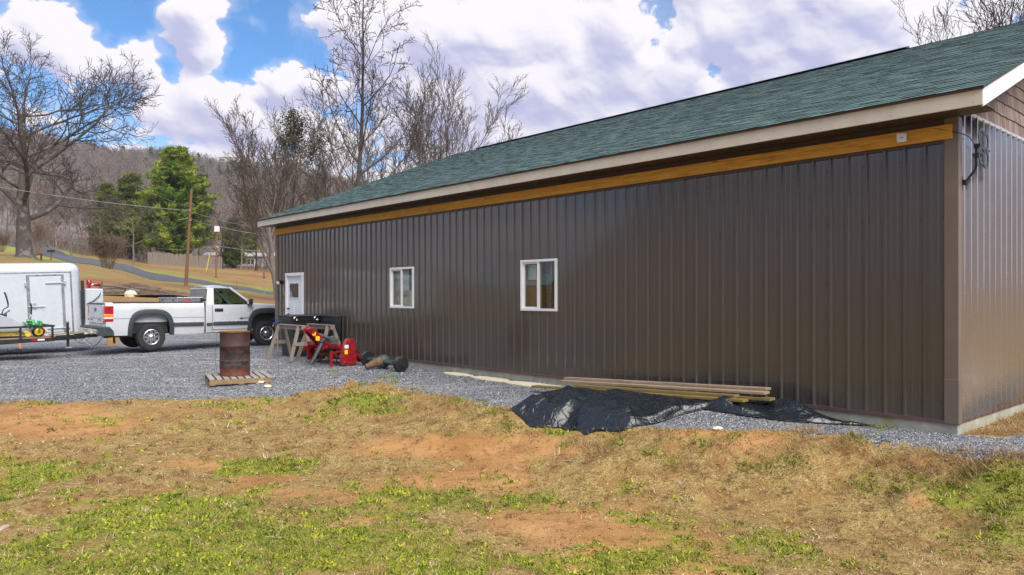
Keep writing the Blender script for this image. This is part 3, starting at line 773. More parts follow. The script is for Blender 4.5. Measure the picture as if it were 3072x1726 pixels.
# roof
ZE = FT + .016; YE = EO + .035
RUN = HALF + EO + .035; th = math.atan(PITCH); RL = RUN/math.cos(th); ZR = ZE + RUN*PITCH
def rp(s, q, h=0.0):      # s along the eave, q up the slope, h above the deck
    return (s, YE - q*math.cos(th) + h*math.sin(th), ZE + q*math.sin(th) + h*math.cos(th))
mb = MB(); G0, G1 = -GO-.02, LB+GO+.02
mb.add([rp(G0, 0), rp(G1, 0), rp(G1, RL), rp(G0, RL), rp(G0, 0, -.015), rp(G1, 0, -.015), rp(G1, RL, -.015), rp(G0, RL, -.015)], [(0,1,2,3),(7,6,5,4),(0,4,5,1),(1,5,6,2),(2,6,7,3),(3,7,4,0)])
mb.build('roof_deck', M['soffit'], bld)
ym = YE - RUN
mb = MB()
mb.add([(G0, ym, ZR), (G1, ym, ZR), (G1, ym-RUN, ZE), (G0, ym-RUN, ZE), (G0, ym, ZR-.02), (G1, ym, ZR-.02), (G1, ym-RUN, ZE-.02), (G0, ym-RUN, ZE-.02)], [(0,1,2,3),(7,6,5,4),(0,4,5,1),(1,5,6,2),(2,6,7,3),(3,7,4,0)])
mb.build('roof_deck', M['shingle'], bld)
mb = MB().add([(3.05, ym-.18, ZR-.01), (3.05, ym+.18, ZR-.01), (3.05, ym, ZR+.055), (17.2, ym-.18, ZR-.01), (17.2, ym+.18, ZR-.01), (17.2, ym, ZR+.055)], [(0,1,2),(3,5,4),(0,3,4,1),(1,4,5,2),(2,5,3,0)])
mb.build('ridge_vent', M['black_plastic'], bld)
rng = random.Random(11)
EXPO = .143; tabs = []
q = 0.0; ci = 0
while q < RL - .02:
    s = G0 - rng.random()*.1; top = min(q + .26, RL)
    while s < G1:
        w = rng.choice((.16, .20, .25, .31)); a, b = max(s, G0), min(s+w-.004, G1)
        if b - a > .03: tabs.append((a, b, q, top, rng.choice((.011, .013, .016))))
        s += w
    q += EXPO; ci += 1
def tabgeo(mb, a, b, q0, q1, h):
    q0 -= .004*((int(a*97) % 5)/2)
    mb.add([rp(a, q0, .002), rp(b, q0, .002), rp(b, q0, h), rp(a, q0, h), rp(a, q1, .003), rp(b, q1, .003)], [(0,1,2,3), (3,2,5,4), (0,3,4), (1,5,2)])
def tabdist(t):
    p = bw(t[0], rp(t[0], t[2])[1], rp(t[0], t[2])[2]); return (p - cam.location).length / ((t[1]-t[0])**.5)
tabs.sort(key=tabdist)
for t in tabs[:300]:
    mb = MB(); tabgeo(mb, *t); me = bpy.data.meshes.new('shingle'); me.from_pydata(mb.v, [], mb.f); me.materials.append(M['shingle']); me.materials.append(M['shingle_edge_shade']); me.polygons[0].material_index = 1; obj('shingle', me, bld)
mb = MB()
for t in tabs[300:]: tabgeo(mb, *t)
me = bpy.data.meshes.new('shingle_courses'); me.from_pydata(mb.v, [], mb.f); me.materials.append(M['shingle']); me.materials.append(M['shingle_edge_shade']); me.polygons.foreach_set('material_index', np.array([1 if k % 4 == 0 else 0 for k in range(len(mb.f))], dtype=np.int32)); o = obj('shingle_courses', me, bld); o['kind'] = 'stuff'
# rake boards and gable shakes
def rake(sgn, x0, x1):
    y0 = YE-.035; zl = FT-.002
    run = RUN-.035
    poly = [(y0, zl), (y0-run, zl+run*PITCH), (y0-2*run, zl), (y0-2*run, zl-.18), (y0-run, zl+run*PITCH-.18*1.02), (y0-.02, zl-.185)]
    MB().prism(poly[:2]+poly[4:], x0, x1, 'yz').build('rake_board', M['rake_white'], bld, None, .004)
    MB().prism([poly[1], poly[2], poly[3], poly[4]], x0, x1, 'yz').build('rake_board', M['rake_white'], bld, None, .004)
rake(1, -GO-.004, -GO+.018); rake(1, LB+GO-.018, LB+GO+.004)
run = RUN-.05; zl = FT-.13
MB().prism([(EO-.03, zl), (EO-.03-run, zl+run*PITCH), (EO-.03-run, zl+run*PITCH-.015), (EO-.03, zl-.015)], -GO+.02, -.035, 'yz').build('rake_soffit', M['soffit'], bld)
MB().prism([(-.02, 3.74), (-WID, 3.74), (-WID, 3.8), (-HALF, 3.78+HALF*PITCH), (-.02, 3.84)], .0, .03, 'yz').build('gable_sheathing', M['soffit'], bld)
MB().box(-.045, .0, -WID, .0, 3.715, 3.735).box(-.035, .0, -WID, .0, 3.735, 3.765).build('gable_band', M['band'], bld, None, .003)
row = 0; z = 3.768; shk = []
while z < 3.75 + HALF*PITCH:
    t_ = .0
    tmin = max(0.0, (z - 3.60)/PITCH - EO)
    t_ = tmin - .05
    while t_ < WID - tmin:
        w = rng.choice((.09, .12, .15, .18))
        if t_ > -.001: shk.append((t_, w, z + rng.uniform(-.008, .006)))
        t_ += w + .006
    z += .165; row += 1
shk.sort(key=lambda k: k[0] + (k[2]-3.7)*.3)
def shakegeo(mb, t0, w, z):
    def top(t): return min(z+.26, 3.70 + min(t+EO, WID+EO-t)*PITCH)
    ta, tb_ = max(top(t0), z+.01), max(top(t0+w), z+.01)
    mb.add([(-.006, -t0, z), (-.006, -t0-w, z), (-.030, -t0-w, z), (-.030, -t0, z), (-.008, -t0, ta), (-.008, -t0-w, tb_)], [(0,1,2,3), (3,2,5,4), (0,3,4), (1,5,2)])
for k in shk[:260]:
    mb = MB(); shakegeo(mb, *k); me = bpy.data.meshes.new('shake'); me.from_pydata(mb.v, [], mb.f); me.materials.append(M['shake']); obj('shake', me, bld)
mb = MB()
for k in shk[260:]: shakegeo(mb, *k)
me = bpy.data.meshes.new('shake_courses'); me.from_pydata(mb.v, [], mb.f); me.materials.append(M['shake']); o = obj('shake_courses', me, bld); o['kind'] = 'stuff'
# windows
def window(a, b, z0, z1, far):
    w = obj('window', MB().box(a, b, -.03, .034, z0, z0+.045).box(a, b, -.03, .034, z1-.045, z1).box(a, a+.045, -.03, .0335, z0+.045, z1-.045).box(b-.045, b, -.03, .0335, z0+.045, z1-.045).mesh('window', M['vinyl_white']), bld, .003)
    m = (a+b)/2
    MB().box(m-.022, m+.03, -.02, .026, z0+.045, z1-.045).build('meeting_stile', M['vinyl_white'], w, None, .003)
    MB().box(m+.03, b-.045, -.035, -.005, z0+.045, z0+.075).box(m+.03, b-.045, -.035, -.005, z1-.075, z1-.045).box(b-.075, b-.045, -.035, -.005, z0+.075, z1-.075).build('sash', M['vinyl_white'], w)
    MB().box(a+.045, m-.022, .000, .004, z0+.045, z1-.045).build('pane', M['glass'], w)
    MB().box(m+.03, b-.075, -.022, -.018, z0+.075, z1-.075).build('pane', M['glass'], w)
    # reveal
    MB().box(a-.03, a, -.14, -.031, z0, z1).box(b, b+.03, -.14, -.031, z0, z1).box(a, b, -.14, -.031, z1, z1+.03).box(a, b, -.14, -.031, z0-.03, z0).build('reveal', M['plywood'], w)
    return w
window(6.47, 7.43, 1.305, 2.26, 0); window(11.03, 12.0, 1.30, 2.245, 1)
# door
d0, d1, dz0, dz1 = 16.50, 17.61, ZM, 2.244
dr = obj('door', MB().box(d0+.085, d1-.085, -.06, -.015, dz0+.02, dz1-.085).mesh('door', M['door_paint']), bld, .003)
MB().box(d0, d0+.085, -.08, .04, dz0, dz1-.002).box(d1-.085, d1, -.08, .04, dz0, dz1-.002).box(d0-.01, d1+.01, -.08, .043, dz1-.085, dz1).build('door_frame', M['vinyl_white'], dr, None, .003)
MB().box(d0, d1, -.1, .05, ZM-.05, ZM+.02).build('threshold', M['aluminium'], dr)
m0, m1 = d0+.2, d1-.2; mm = (m0+m1)/2
for (x0, x1, z0, z1) in ((m0, mm-.04, .33, .85), (mm+.04, m1, .33, .85), (m0, mm-.04, .95, 1.35), (mm+.04, m1, .95, 1.35)):
    MB().box(x0, x1, -.017, -.009, z0, z1).box(x0+.03, x1-.03, -.017, -.004, z0+.03, z1-.03).build('door_panel', M['door_paint'], dr, None, .004)
MB().box(m0+.1, m1+.02, -.016, -.004, 1.50, 1.98).build('lite_frame', M['door_paint'], dr, None, .004)
MB().box(m0+.14, m1-.02, -.006, .0, 1.54, 1.94).build('pane', M['dark_glass'], dr)
for z, r in ((1.05, .03), (1.22, .024)):
    MB().lathe([(r, -.016), (r, .01), (r*.6, .015), (r*.9, .03), (r*.8, .05), (0, .055)], 12, 'y', (d1-.15, 0, z)).build('door_knob', M['black_steel'], dr, 40)
# ------------------------------------------------------------------ pickup truck (x forward, y to its left, z up; rear axle at x = 0)
TR = thing('pickup_truck', 'white single cab pickup with grey wheel flares parked on the gravel', 'truck', (-11.08, 22.23, 0.0), math.atan2(.6656, .7462))
WB = 3.45
def bodyy(z): return float(np.interp(z, [.40,.58,.80,1.05,1.25,1.33,1.40], [.93,.965,.985,.985,.97,.95,.90]))
ARX, ARZ, ARC = .52, .66, .40
def arch(x, xc):
    e = abs(x - xc)/ARX
    if e >= 1: return None
    c = e**(1/.62); return ARC + ARZ*max(0.0, 1-c*c)**(.5*.62)
def curtain(mb, x0, x1, zlo, zhi, sgn, nx=40, nz=9, off=0.0, wheels=(0.0, WB)):
    rows = []
    for i in range(nx+1):
        x = x0 + (x1-x0)*i/nx; zl = zlo(x) if callable(zlo) else zlo; zt = zhi(x) if callable(zhi) else zhi
        for w in wheels:
            a = arch(x, w)
            if a: zl = max(zl, a)
        rows.append([(x, sgn*(bodyy(zl + (zt-zl)*j/nz) + off), zl + (zt-zl)*j/nz) for j in range(nz+1)])
    mb.grid(rows)
wp = M['truck_paint']
# bed
mb = MB()
for sg in (-1, 1):
    curtain(mb, -1.19, 1.50, .46, 1.37, sg, 60)
    mb.grid([[(-1.19, sg*bodyy(1.37), 1.37), (1.50, sg*bodyy(1.37), 1.37)], [(-1.19, sg*.86, 1.385), (1.50, sg*.86, 1.385)], [(-1.19, sg*.84, 1.37), (1.50, sg*.84, 1.37)], [(-1.19, sg*.83, .86), (1.50, sg*.83, .86)]])
    mb.grid([[(-1.19, sg*bodyy(z), z) for z in (.46,.7,.9,1.1,1.25,1.37)], [(-1.19, sg*.78, z) for z in (.46,.7,.9,1.1,1.25,1.37)]])
    mb.grid([[(1.50, sg*bodyy(z), z) for z in (.46,.7,.9,1.1,1.25,1.37)], [(1.50, 0, z) for z in (.46,.7,.9,1.1,1.25,1.37)]])
mb.box(-1.15, 1.48, -.83, .83, .82, .86)
bed = mb.build('bed', wp, TR, 40)
for sg in (-1, 1):
    MB().box(-1.0, 1.45, sg*.90-.03, sg*.90+.03, 1.372, 1.40).build('bed_rail_cap', M['grey_plastic'], bed)
# lower character groove
for sg in (-1, 1):
    MB().box(-1.17, -.56, sg*.984-.004, sg*.984+.004, .935, .945).box(.56, 1.49, sg*.984-.004, sg*.984+.004, .935, .945).build('body_crease', M['grey_plastic'], bed)
# tailgate
tg = MB().box(-1.235, -1.185, -.77, .77, .80, 1.36).build('tailgate', wp, TR, None, .012)
MB().box(-1.245, -1.18, -.775, .775, 1.335, 1.385).build('top_cap', M['grey_plastic'], tg, None, .01)
MB().box(-1.245, -1.23, -.09, .09, 1.14, 1.24).build('handle', M['black_plastic'], tg, None, .01)
MB().box(-1.242, -1.23, -.60, -.30, .89, .915).build('emblem', M['grey_plastic'], tg); MB().box(-1.242, -1.23, .35, .60, .89, .915).build('emblem', M['grey_plastic'], tg)
MB().box(-1.238, -1.23, -.7, .7, .94, .95).build('crease', M['grey_plastic'], tg)
MB().box(-1.21, -1.15, -.80, .80, .62, .79).build('rear_sill', wp, TR)
# lamps
for sg in (-1, 1):
    y0, y1 = (sg*.80, sg*1.0)
    lo, hi = min(y0, y1), max(y0, y1)
    tl = MB().box(-1.235, -1.0, lo, hi, .86, 1.31).build('tail_lamp', M['red_lens'], TR, None, .02)
    MB().box(-1.238, -1.0, lo-.003, hi+.003, .985, 1.075).build('turn_lens', M['amber_lens'], tl, None, .012)
    MB().box(-1.239, -1.0, lo-.004, hi+.004, .935, .982).build('reverse_lens', M['clear_lens'], tl, None, .012)
# rear bumper, plate, hitch
rb = MB().box(-1.42, -1.2, -.95, .95, .50, .66).build('rear_bumper', M['chrome'], TR, None, .03)
MB().box(-1.43, -1.2, -.97, .97, .655, .715).build('step_pad', M['black_plastic'], rb, None, .012)
for sg in (-1, 1): MB().prism([(-1.40, .46), (-.98, .46), (-1.0, .60), (-1.10, .72), (-1.40, .72)], sg*.955, sg*.99, 'xz').build('bumper_end', M['grey_plastic'], rb, None, .01)
MB().box(-1.44, -1.42, -.42, -.10, .52, .66).build('number_plate', M['ivory'], rb)
MB().box(-1.43, -1.20, -.05, .05, .40, .46).build('hitch', M['black_steel'], TR)
# cab lower and doors
mb = MB()
for sg in (-1, 1):
    curtain(mb, 1.53, 3.02, .47, 1.315, sg, 20)
    mb.grid([[(1.53, sg*bodyy(z), z) for z in (.47,.7,.9,1.1,1.315)], [(1.53, 0, z) for z in (.47,.7,.9,1.1,1.315)]])
mb.box(1.56, 3.0, -.93, .93, .5, .54)
cabo = mb.build('cab', wp, TR, 40)
for sg in (-1, 1):
    mb = MB(); curtain(mb, 1.745, 2.96, .56, 1.30, sg, 16, 9, .006); dob = mb.build('door', wp, TR, 40)
    for (x0, x1, z0, z1) in ((1.733, 1.745, .55, 1.31), (2.96, 2.972, .55, 1.31), (1.733, 2.972, .545, .558)):
        zz = [z0 + (z1-z0)*k/8 for k in range(9)]
        MB().grid([[(x0, sg*(bodyy(z)+.003), z) for z in zz], [(x1, sg*(bodyy(z)+.003), z) for z in zz]]).build('door_gap', M['black_plastic'], dob)
    MB().box(1.80, 2.06, min(sg*.975, sg*1.005), max(sg*.975, sg*1.005), 1.10, 1.20).build('door_handle', M['black_plastic'], dob, None, .025)
    MB().box(1.755, 2.95, min(sg*.98, sg*1.012), max(sg*.98, sg*1.012), .685, .765).build('side_moulding', M['grey_plastic'], dob, None, .008)
    MB().box(1.755, 2.95, min(sg*.98, sg*1.010), max(sg*.98, sg*1.010), .775, .80).build('chrome_strip', M['alloy'], dob)
    MB().box(1.56, 1.725, min(sg*.98, sg*1.008), max(sg*.98, sg*1.008), .685, .765).build('side_moulding', M['grey_plastic'], TR, None, .008)
    MB().box(.60, 1.47, min(sg*.98, sg*1.010), max(sg*.98, sg*1.010), .685, .765).build('side_moulding', M['grey_plastic'], TR, None, .008)
    MB().box(.60, 1.47, min(sg*.98, sg*1.008), max(sg*.98, sg*1.008), .775, .80).build('chrome_strip', M['alloy'], TR)
    MB().box(1.498, 1.532, sg*.97-.012, sg*.97+.012, .50, 1.36).build('bed_gap', M['black_plastic'], TR)
    mi = MB().box(2.80, 2.93, min(sg*1.0, sg*1.18), max(sg*1.0, sg*1.18), 1.32, 1.50).build('mirror', M['black_plastic'], TR, None, .03)
    if sg < 0: MB().box(2.795, 2.802, -1.16, -1.02, 1.34, 1.48).build('mirror_glass', M['chrome'], mi)
text_part('CHEVROLET', .062, M['grey_plastic'], dob.parent, (2.80, -1.0005, .885), (R(90), 0, 0), 'badge_lettering', .004, 1.0)
MB().prism([(2.56, .885), (2.59, .90), (2.60, .91), (2.64, .91), (2.65, .90), (2.68, .885), (2.65, .872), (2.64, .862), (2.60, .862), (2.59, .872)], -.996, -1.004, 'xz').build('badge', M['grey_plastic'], TR)
# greenhouse
B = {(0,-1): (1.56,-.945,1.315), (0,1): (1.56,.945,1.315), (1,-1): (2.98,-.945,1.315), (1,1): (2.98,.945,1.315)}
Tp = {(0,-1): (1.68,-.72,1.85), (0,1): (1.68,.72,1.85), (1,-1): (2.36,-.71,1.84), (1,1): (2.36,.71,1.84)}
def lerp3(a, b, t): return tuple(x + (y-x)*t for x, y in zip(a, b))
mb = MB()
rows = []
for i in range(9):
    fx = i/8; row = []
    for j in range(13):
        fy = j/12; x = 1.66 + (2.40-1.66)*fx; y = -.73 + 1.46*fy
        crown = (1-(2*fy-1)**4)*.055*(1-.55*(2*fx-1)**4) + .03*(1-(2*fx-1)**2)
        row.append((x, y, 1.842 + crown - .012*fx))
    rows.append(row)
mb.grid(rows); mb.box(1.67, 2.39, -.725, .725, 1.822, 1.846)
rf = mb.build('roof', wp, TR, 40)
MB().box(1.645, 1.69, -.16, .16, 1.845, 1.878).build('brake_lamp', M['red_lens'], rf, None, .01)
for sg in (-1, 1):
    a0, a1 = B[(1, sg)], Tp[(1, sg)]; b0, b1 = B[(0, sg)], Tp[(0, sg)]
    MB().tube([a0, lerp3(a0, a1, .5), a1], [.042, .036, .034], 8).build('pillar', wp, TR, 50)
    m0 = (1.79, sg*.947, 1.315); m1 = (1.86, sg*.722, 1.845)
    e = sg*.006
    MB().add([b0, m0, m1, b1, (b0[0], b0[1]-sg*.05, b0[2]), (m0[0], m0[1]-sg*.05, m0[2]), (m1[0], m1[1]-sg*.04, m1[2]), (b1[0], b1[1]-sg*.04, b1[2])], [(0,1,2,3),(7,6,5,4),(0,4,5,1),(1,5,6,2),(2,6,7,3),(3,7,4,0)]).build('rear_pillar', wp, TR)
    w0, w1, w2, w3 = (1.80, sg*.935, 1.32), (2.90, sg*.935, 1.32), (2.36, sg*.712, 1.815), (1.86, sg*.712, 1.82)
    MB().add([w0, w1, w2, w3], [(0,1,2,3)]).build('side_window', M['tint_glass'], TR)
    MB().tube([w0, w3, w2, w1, w0], .014, 6).build('window_seal', M['black_plastic'], TR)
    MB().tube([(2.36, sg*.715, 1.83), (1.86, sg*.72, 1.838)], .02, 6).build('roof_rail', wp, TR)
MB().add([(2.99, -.92, 1.31), (2.99, .92, 1.31), (2.38, .70, 1.84), (2.38, -.70, 1.84)], [(0,1,2,3)]).build('windscreen', M['tint_glass'], TR)
MB().add([(1.565, -.86, 1.41), (1.565, .86, 1.41), (1.655, .70, 1.80), (1.655, -.70, 1.80)], [(0,1,2,3)]).build('rear_window', M['dark_glass'], TR)
MB().box(1.55, 1.60, -.93, .93, 1.30, 1.42).build('rear_panel', wp, TR, None, .01)
MB().box(1.64, 1.70, -.72, .72, 1.79, 1.835).build('rear_header', wp, TR, None, .01)
# inside the cab
ins = MB().box(1.62, 2.25, -.85, .85, .75, .98).box(1.60, 1.74, -.85, -.05, .98, 1.55).box(1.60, 1.74, .05, .85, .98, 1.55).build('bench_seat', M['curtain'], TR, None, .05)
MB().box(2.45, 2.95, -.9, .9, .9, 1.30).build('dashboard', M['black_plastic'], TR, None, .05)
c = [(2.33 + .05*math.cos(a), .42 + .19*math.cos(a+1.57), 1.28 + .18*math.sin(a+1.57)) for a in np.linspace(0, 2*math.pi, 20)]
MB().tube(c, .015, 6).build('steering_wheel', M['black_plastic'], TR)
MB().tube([(2.38, .02, 1.80), (2.36, .02, 1.72)], .006, 5).box(2.33, 2.36, -.10, .14, 1.67, 1.73).build('rear_view_mirror', M['black_plastic'], TR)
# hood and front fenders
hz = lambda x: float(np.interp(x, [3.0, 3.4, 3.9, 4.2, 4.32], [1.325, 1.315, 1.27, 1.20, 1.10]))
mb = MB()
for sg in (-1, 1):
    curtain(mb, 3.0, 4.30, .50, lambda x: hz(x)-.02, sg, 50)
mb.grid([[(x, y, hz(x) - .02*abs(y/.95)**6 + (.03 if abs(y) < .55 else 0)) for y in (-.955,-.9,-.7,-.56,-.54,-.3,0,.3,.54,.56,.7,.9,.955)] for x in np.linspace(2.95, 4.32, 14)])
mb.grid([[(4.31, y, z) for y in (-.93, 0, .93)] for z in (.5, .8, 1.1)])
mb.build('front_fender', wp, TR, 40)
MB().box(4.30, 4.345, -.60, .60, .82, 1.06).build('grille', M['black_plastic'], TR, None, .01)
for sg in (-1, 1): MB().box(4.24, 4.335, sg*.77-.17, sg*.77+.17, .80, 1.06).build('headlamp', M['clear_lens'], TR, None, .02)
MB().box(4.28, 4.45, -.98, .98, .50, .76).build('front_bumper', M['chrome'], TR, None, .04)
MB().tube([(3.22, .86, 1.32), (3.20, .86, 2.12)], .004, 5).build('antenna', M['black_steel'], TR)
MB().tube([(2.99, -.6, 1.335), (2.93, -.1, 1.345)], .008, 5).build('wiper', M['black_plastic'], TR)
# flares
for xc in (0.0, WB):
    for sg in (-1, 1):
        rows = []
        for i in range(41):
            a = math.pi*(-.02 + 1.04*i/40); c, s_ = math.cos(a), math.sin(a)
            ss = math.copysign(abs(s_)**.62, s_); cc = math.copysign(abs(c)**.62, c)
            def P(k, off): 
                z = max(.44, ARC + ARZ*k*ss); return (xc + ARX*k*cc, sg*(bodyy(z)+off), z)
            rows.append([P(1.0, -.10), P(.985, .035), P(1.05, .05), P(1.20, .03), P(1.215, -.003)])
        MB().grid(rows).build('wheel_flare', M['grey_plastic'], TR, 50)
# wheels
def wheel_geo():
    tyre = MB().lathe([(.215, -.12), (.30, -.135), (.365, -.125), (.388, -.09), (.392, 0), (.388, .09), (.365, .125), (.30, .135), (.215, .12)], 40, 'y', cap=False).mesh('tyre', M['rubber'], 40)
    rim = MB().lathe([(.222, -.125), (.212, -.13), (.195, -.115), (.19, -.06)], 36, 'y', cap=False)
    rim.lathe([(.0, -.10), (.10, -.10), (.115, -.085), (.12, -.06)], 24, 'y', cap=False)
    for k in range(8):
        a = 2*math.pi*k/8; st = len(rim.v)
        rim.prism([(.10, -.036), (.20, -.05), (.20, .05), (.10, .036)], -.098, -.075, 'xz'); rim.xf(Matrix.Rotation(a, 4, 'Y'), st)
    rim = rim.mesh('rim', M['alloy'], 40)
    back = MB().lathe([(0, -.055), (.20, -.055)], 24, 'y', cap=False).mesh('brake_disc', M['black_steel'])
    hub = MB().lathe([(.07, -.10), (.065, -.135), (.045, -.15), (0, -.155)], 20, 'y', cap=False)
    for k in range(8):
        a = 2*math.pi*k/8+.39; hub.lathe([(.012, -.10), (.012, -.122), (0, -.126)], 8, 'y', (.088*math.cos(a), 0, .088*math.sin(a)), False)
    return tyre, rim, back, hub.mesh('hub', M['chrome'], 40)
WG = wheel_geo()
def add_wheel(parent, loc, rz=0.0, sc=1.0):
    w = obj('wheel', WG[1], parent, 0, loc, (0, 0, rz)); w.scale = (sc,)*3
    for nm, me in (('tyre', WG[0]), ('brake_disc', WG[2]), ('hub', WG[3])): obj(nm, me, w)
for xc in (0.0, WB):
    add_wheel(TR, (xc, -.86, .392)); add_wheel(TR, (xc, .86, .392), math.pi)
MB().box(-.9, 4.1, -.45, -.35, .46, .58).box(-.9, 4.1, .35, .45, .46, .58).box(-.05, .05, -.75, .75, .33, .43).box(3.3, 3.6, -.7, .7, .34, .46).box(1.7, 2.6, -.3, .3, .42, .6).box(.55, 1.45, -.75, .75, .48, .62).build('chassis', M['black_steel'], TR)
for xc in (0.0, WB):
    MB().prism([(xc-.5, .5), (xc-.46, .95), (xc-.3, 1.02), (xc+.3, 1.02), (xc+.46, .95), (xc+.5, .5)], -.80, .80, 'xz').build('wheel_well', M['black_plastic'], TR)
MB().tube([(.3, -.5, .42), (-.9, -.55, .43), (-1.15, -.60, .42)], .035, 8).build('exhaust', M['rust'], TR)
# tool box across the bed, its own thing
tb = thing('truck_toolbox', 'aluminium diamond plate tool box across the white truck bed', 'tool box', TR.matrix_basis @ Vector((1.1, 0, 1.40)), TR.rotation_euler.z)
MB().box(-.32, .32, -.80, .80, -.30, .015).build('box_body', M['diamond'], tb)
MB().box(-.36, .36, -.91, .91, .0, .115).build('end_tray', M['diamond'], tb, None, .006)
MB().box(-.37, .37, -.92, .92, .116, .145).build('lid', M['aluminium'], tb, None, .008)
MB().box(-.20, .02, -.914, -.905, .035, .085).build('label_plate', M['sign_red'], tb)
for y in (-.5, .5): MB().box(-.37, -.355, y-.06, y+.06, .03, .08).build('latch', M['black_steel'], tb, None, .004)
MB().box(.30, .365, -.915, -.905, -.005, .12).build('end_bracket', M['black_steel'], tb)

# ------------------------------------------------------------------ open utility trailer hitched to the truck
UT = thing('utility_trailer', 'black open utility trailer with low side rail hitched to the white pickup', 'trailer', (-12.87, 20.63, 0.0), rot=(0, R(-1.0), math.atan2(.6656, .7462)))
bs = M['black_steel']
MB().box(-3.5, 0, -.80, -.74, .36, .46).box(-3.5, 0, .74, .80, .36, .46).box(-.06, 0, -.74, .74, .36, .46).box(-3.5, -3.44, -.74, .74, .36, .46).build('frame', bs, UT)
pm_ = MB().box(-3.44, -.06, 0, .135, .455, .49).mesh('deck_plank', M['pallet_tan'])
for k in range(10): obj('deck_plank', pm_, UT, 0, (0, -.735+k*.147, 0))
for sg in (-1, 1):
    MB().box(-3.5, .02, sg*.80-.025, sg*.80+.025, .75, .80).build('top_rail', bs, UT)
    for x in (-.035, -.76, -1.6, -2.5, -3.46): MB().box(x-.025, x+.025, sg*.80-.024, sg*.80+.024, .46, .75).build('rail_post', bs, UT)
MB().box(-.03, .02, -.775, .775, .752, .797).build('front_rail', bs, UT)
MB().box(-.52, -.38, -.803, -.801, .40, .44).build('reflector', M['red_lens'], UT); MB().box(-.378, -.22, -.803, -.801, .40, .44).build('reflector', M['decal_white'], UT)
for sg in (-1, 1): MB().beam((-.3, sg*.7, .40), (1.0, sg*.05, .43), .05, .09).build('tongue_beam', bs, UT)
MB().box(.88, 1.12, -.05, .05, .44, .52).build('coupler', M['galv'], UT, None, .015)
jk = MB().tube([(.42, -.30, .16), (.42, -.30, .84)], .034, 10).build('jack', bs, UT); MB().lathe([(.04, .84), (.04, .87), (.02, .885)], 10, 'z', (.42, -.30, 0)).build('jack_cap', M['galv'], jk)
MB().box(.35, .49, -.37, -.23, .13, .16).build('jack_foot', M['galv'], jk)
ch = [Vector((.80, -.05, .38)) + Vector((.55*t, -.12*math.sin(math.pi*t), -.24*math.sin(math.pi*t))) for t in np.linspace(0, 1, 9)]
MB().tube(ch, .010, 6).build('safety_chain', M['steel_grey'], UT)
ch = [Vector((.60, -.2, .40)) + Vector((.75*t, .05*t, -.13*math.sin(math.pi*t*2) - .04)) for t in np.linspace(0, 1, 13)]
MB().tube(ch, .008, 6).build('wiring_lead', M['black_plastic'], UT)
MB().lathe([(.03, 0), (.035, .02), (0, .035)], 10, 'x', (.02, -.70, .49)).build('marker_lamp', M['orange'], UT)
for sg in (-1, 1): add_wheel(UT, (-1.95, sg*.93, .33), 0 if sg < 0 else math.pi, .85)
MB().box(-2.4, -1.5, -1.05, -.81, .70, .73).build('mudguard', bs, UT); MB().box(-2.4, -1.5, .81, 1.05, .70, .73).build('mudguard', bs, UT)
MB().box(-2.0, -1.9, -.8, .8, .29, .37).build('axle', bs, UT)
st = MB().tube([(-.78, -.78, .36), (-.78, -.80, .28), (-.77, -.79, .22)], [.012, .02, .024], 6).build('tie_strap', M['orange'], UT)
bd = tag(MB().box(-.02, 1.05, -.07, .07, 0, .03).build('loose_board', M['pallet_tan'], None, None, .002), 'weathered loose board lying on the black trailer tongue', 'board')
bd.location = UT.matrix_basis @ Vector((.05, .05, .49)); bd.rotation_euler = (0, R(-2), UT.rotation_euler.z + .02)

# ------------------------------------------------------------------ mower on the open trailer
MW = thing('riding_mower', 'green and yellow mower with grey hood strapped on the black open trailer', 'mower', UT.matrix_basis @ Vector((-.62, -.18, .495)), UT.rotation_euler.z)
g, yv = M['green_paint'], M['yellow_paint']
MB().prism([(-1.1, .10), (-.1, .10), (.02, .02), (.02, -.0), (-1.1, .0)], -.42, .45, 'xz').xf(Matrix.Translation((0,0,.06))).build('deck_shell', yv, MW, None, .02)
MB().grid([[(-.78, y, .62), (-.55, y, .60), (-.30, y, .50), (-.10, y, .36), (.06, y, .22)] for y in (-.46, -.40, 0, .36)]).grid([[(-.78, -.46, .62), (-.55, -.46, .60), (-.30, -.46, .50), (-.10, -.46, .36), (.06, -.46, .22)], [(-.74, -.48, .16), (-.55, -.48, .16), (-.30, -.48, .16), (-.10, -.48, .17), (.06, -.46, .17)]]).build('hood', M['grey_sheet'], MW, 30)
MB().beam((-.06, -.46, .40), (.14, -.44, .20), .03, .16, (0,1,0)).build('chute', M['steel_grey'], MW)
MB().box(-.1, .42, -.05, .22, .24, .33).box(.36, .43, -.16, .22, .26, .42).box(.10, .40, -.10, -.02, .24, .36).build('front_frame', g, MW, None, .02)
MB().tube([(.22, -.30, .30), (.20, -.22, .42), (.05, -.18, .42)], .05, 8).build('lift_arm', g, MW, 40)
fw = obj('front_wheel', MB().lathe([(0, -.045), (.06, -.045), (.085, -.03), (.10, -.05), (.105, -.055)], 24, 'y', cap=False).mesh('front_wheel', yv, 40), MW, 0, (.30, -.36, .15))
obj('tyre', MB().lathe([(.10, -.06), (.14, -.065), (.155, -.04), (.155, .04), (.14, .065), (.10, .06)], 28, 'y', cap=False).mesh('tyre', M['rubber'], 40), fw)
MB().tube([(.02, -.06, .02), (0, -.07, .0)], .03, 8).build('hub', g, fw)
MB().tube([(.30, -.43, .15), (.33, -.43, .30), (.38, -.30, .36)], .022, 8).build('fork', g, MW)
gw = obj('gauge_wheel', MB().lathe([(0, -.03), (.07, -.03), (.07, .03), (0, .03)], 18, 'y', cap=False).mesh('gauge_wheel', yv, 40), MW, 0, (.04, -.50, .085)); MB().tube([(-.2, 0, .12), (0, 0, 0)], .022, 6).build('bracket', yv, gw)
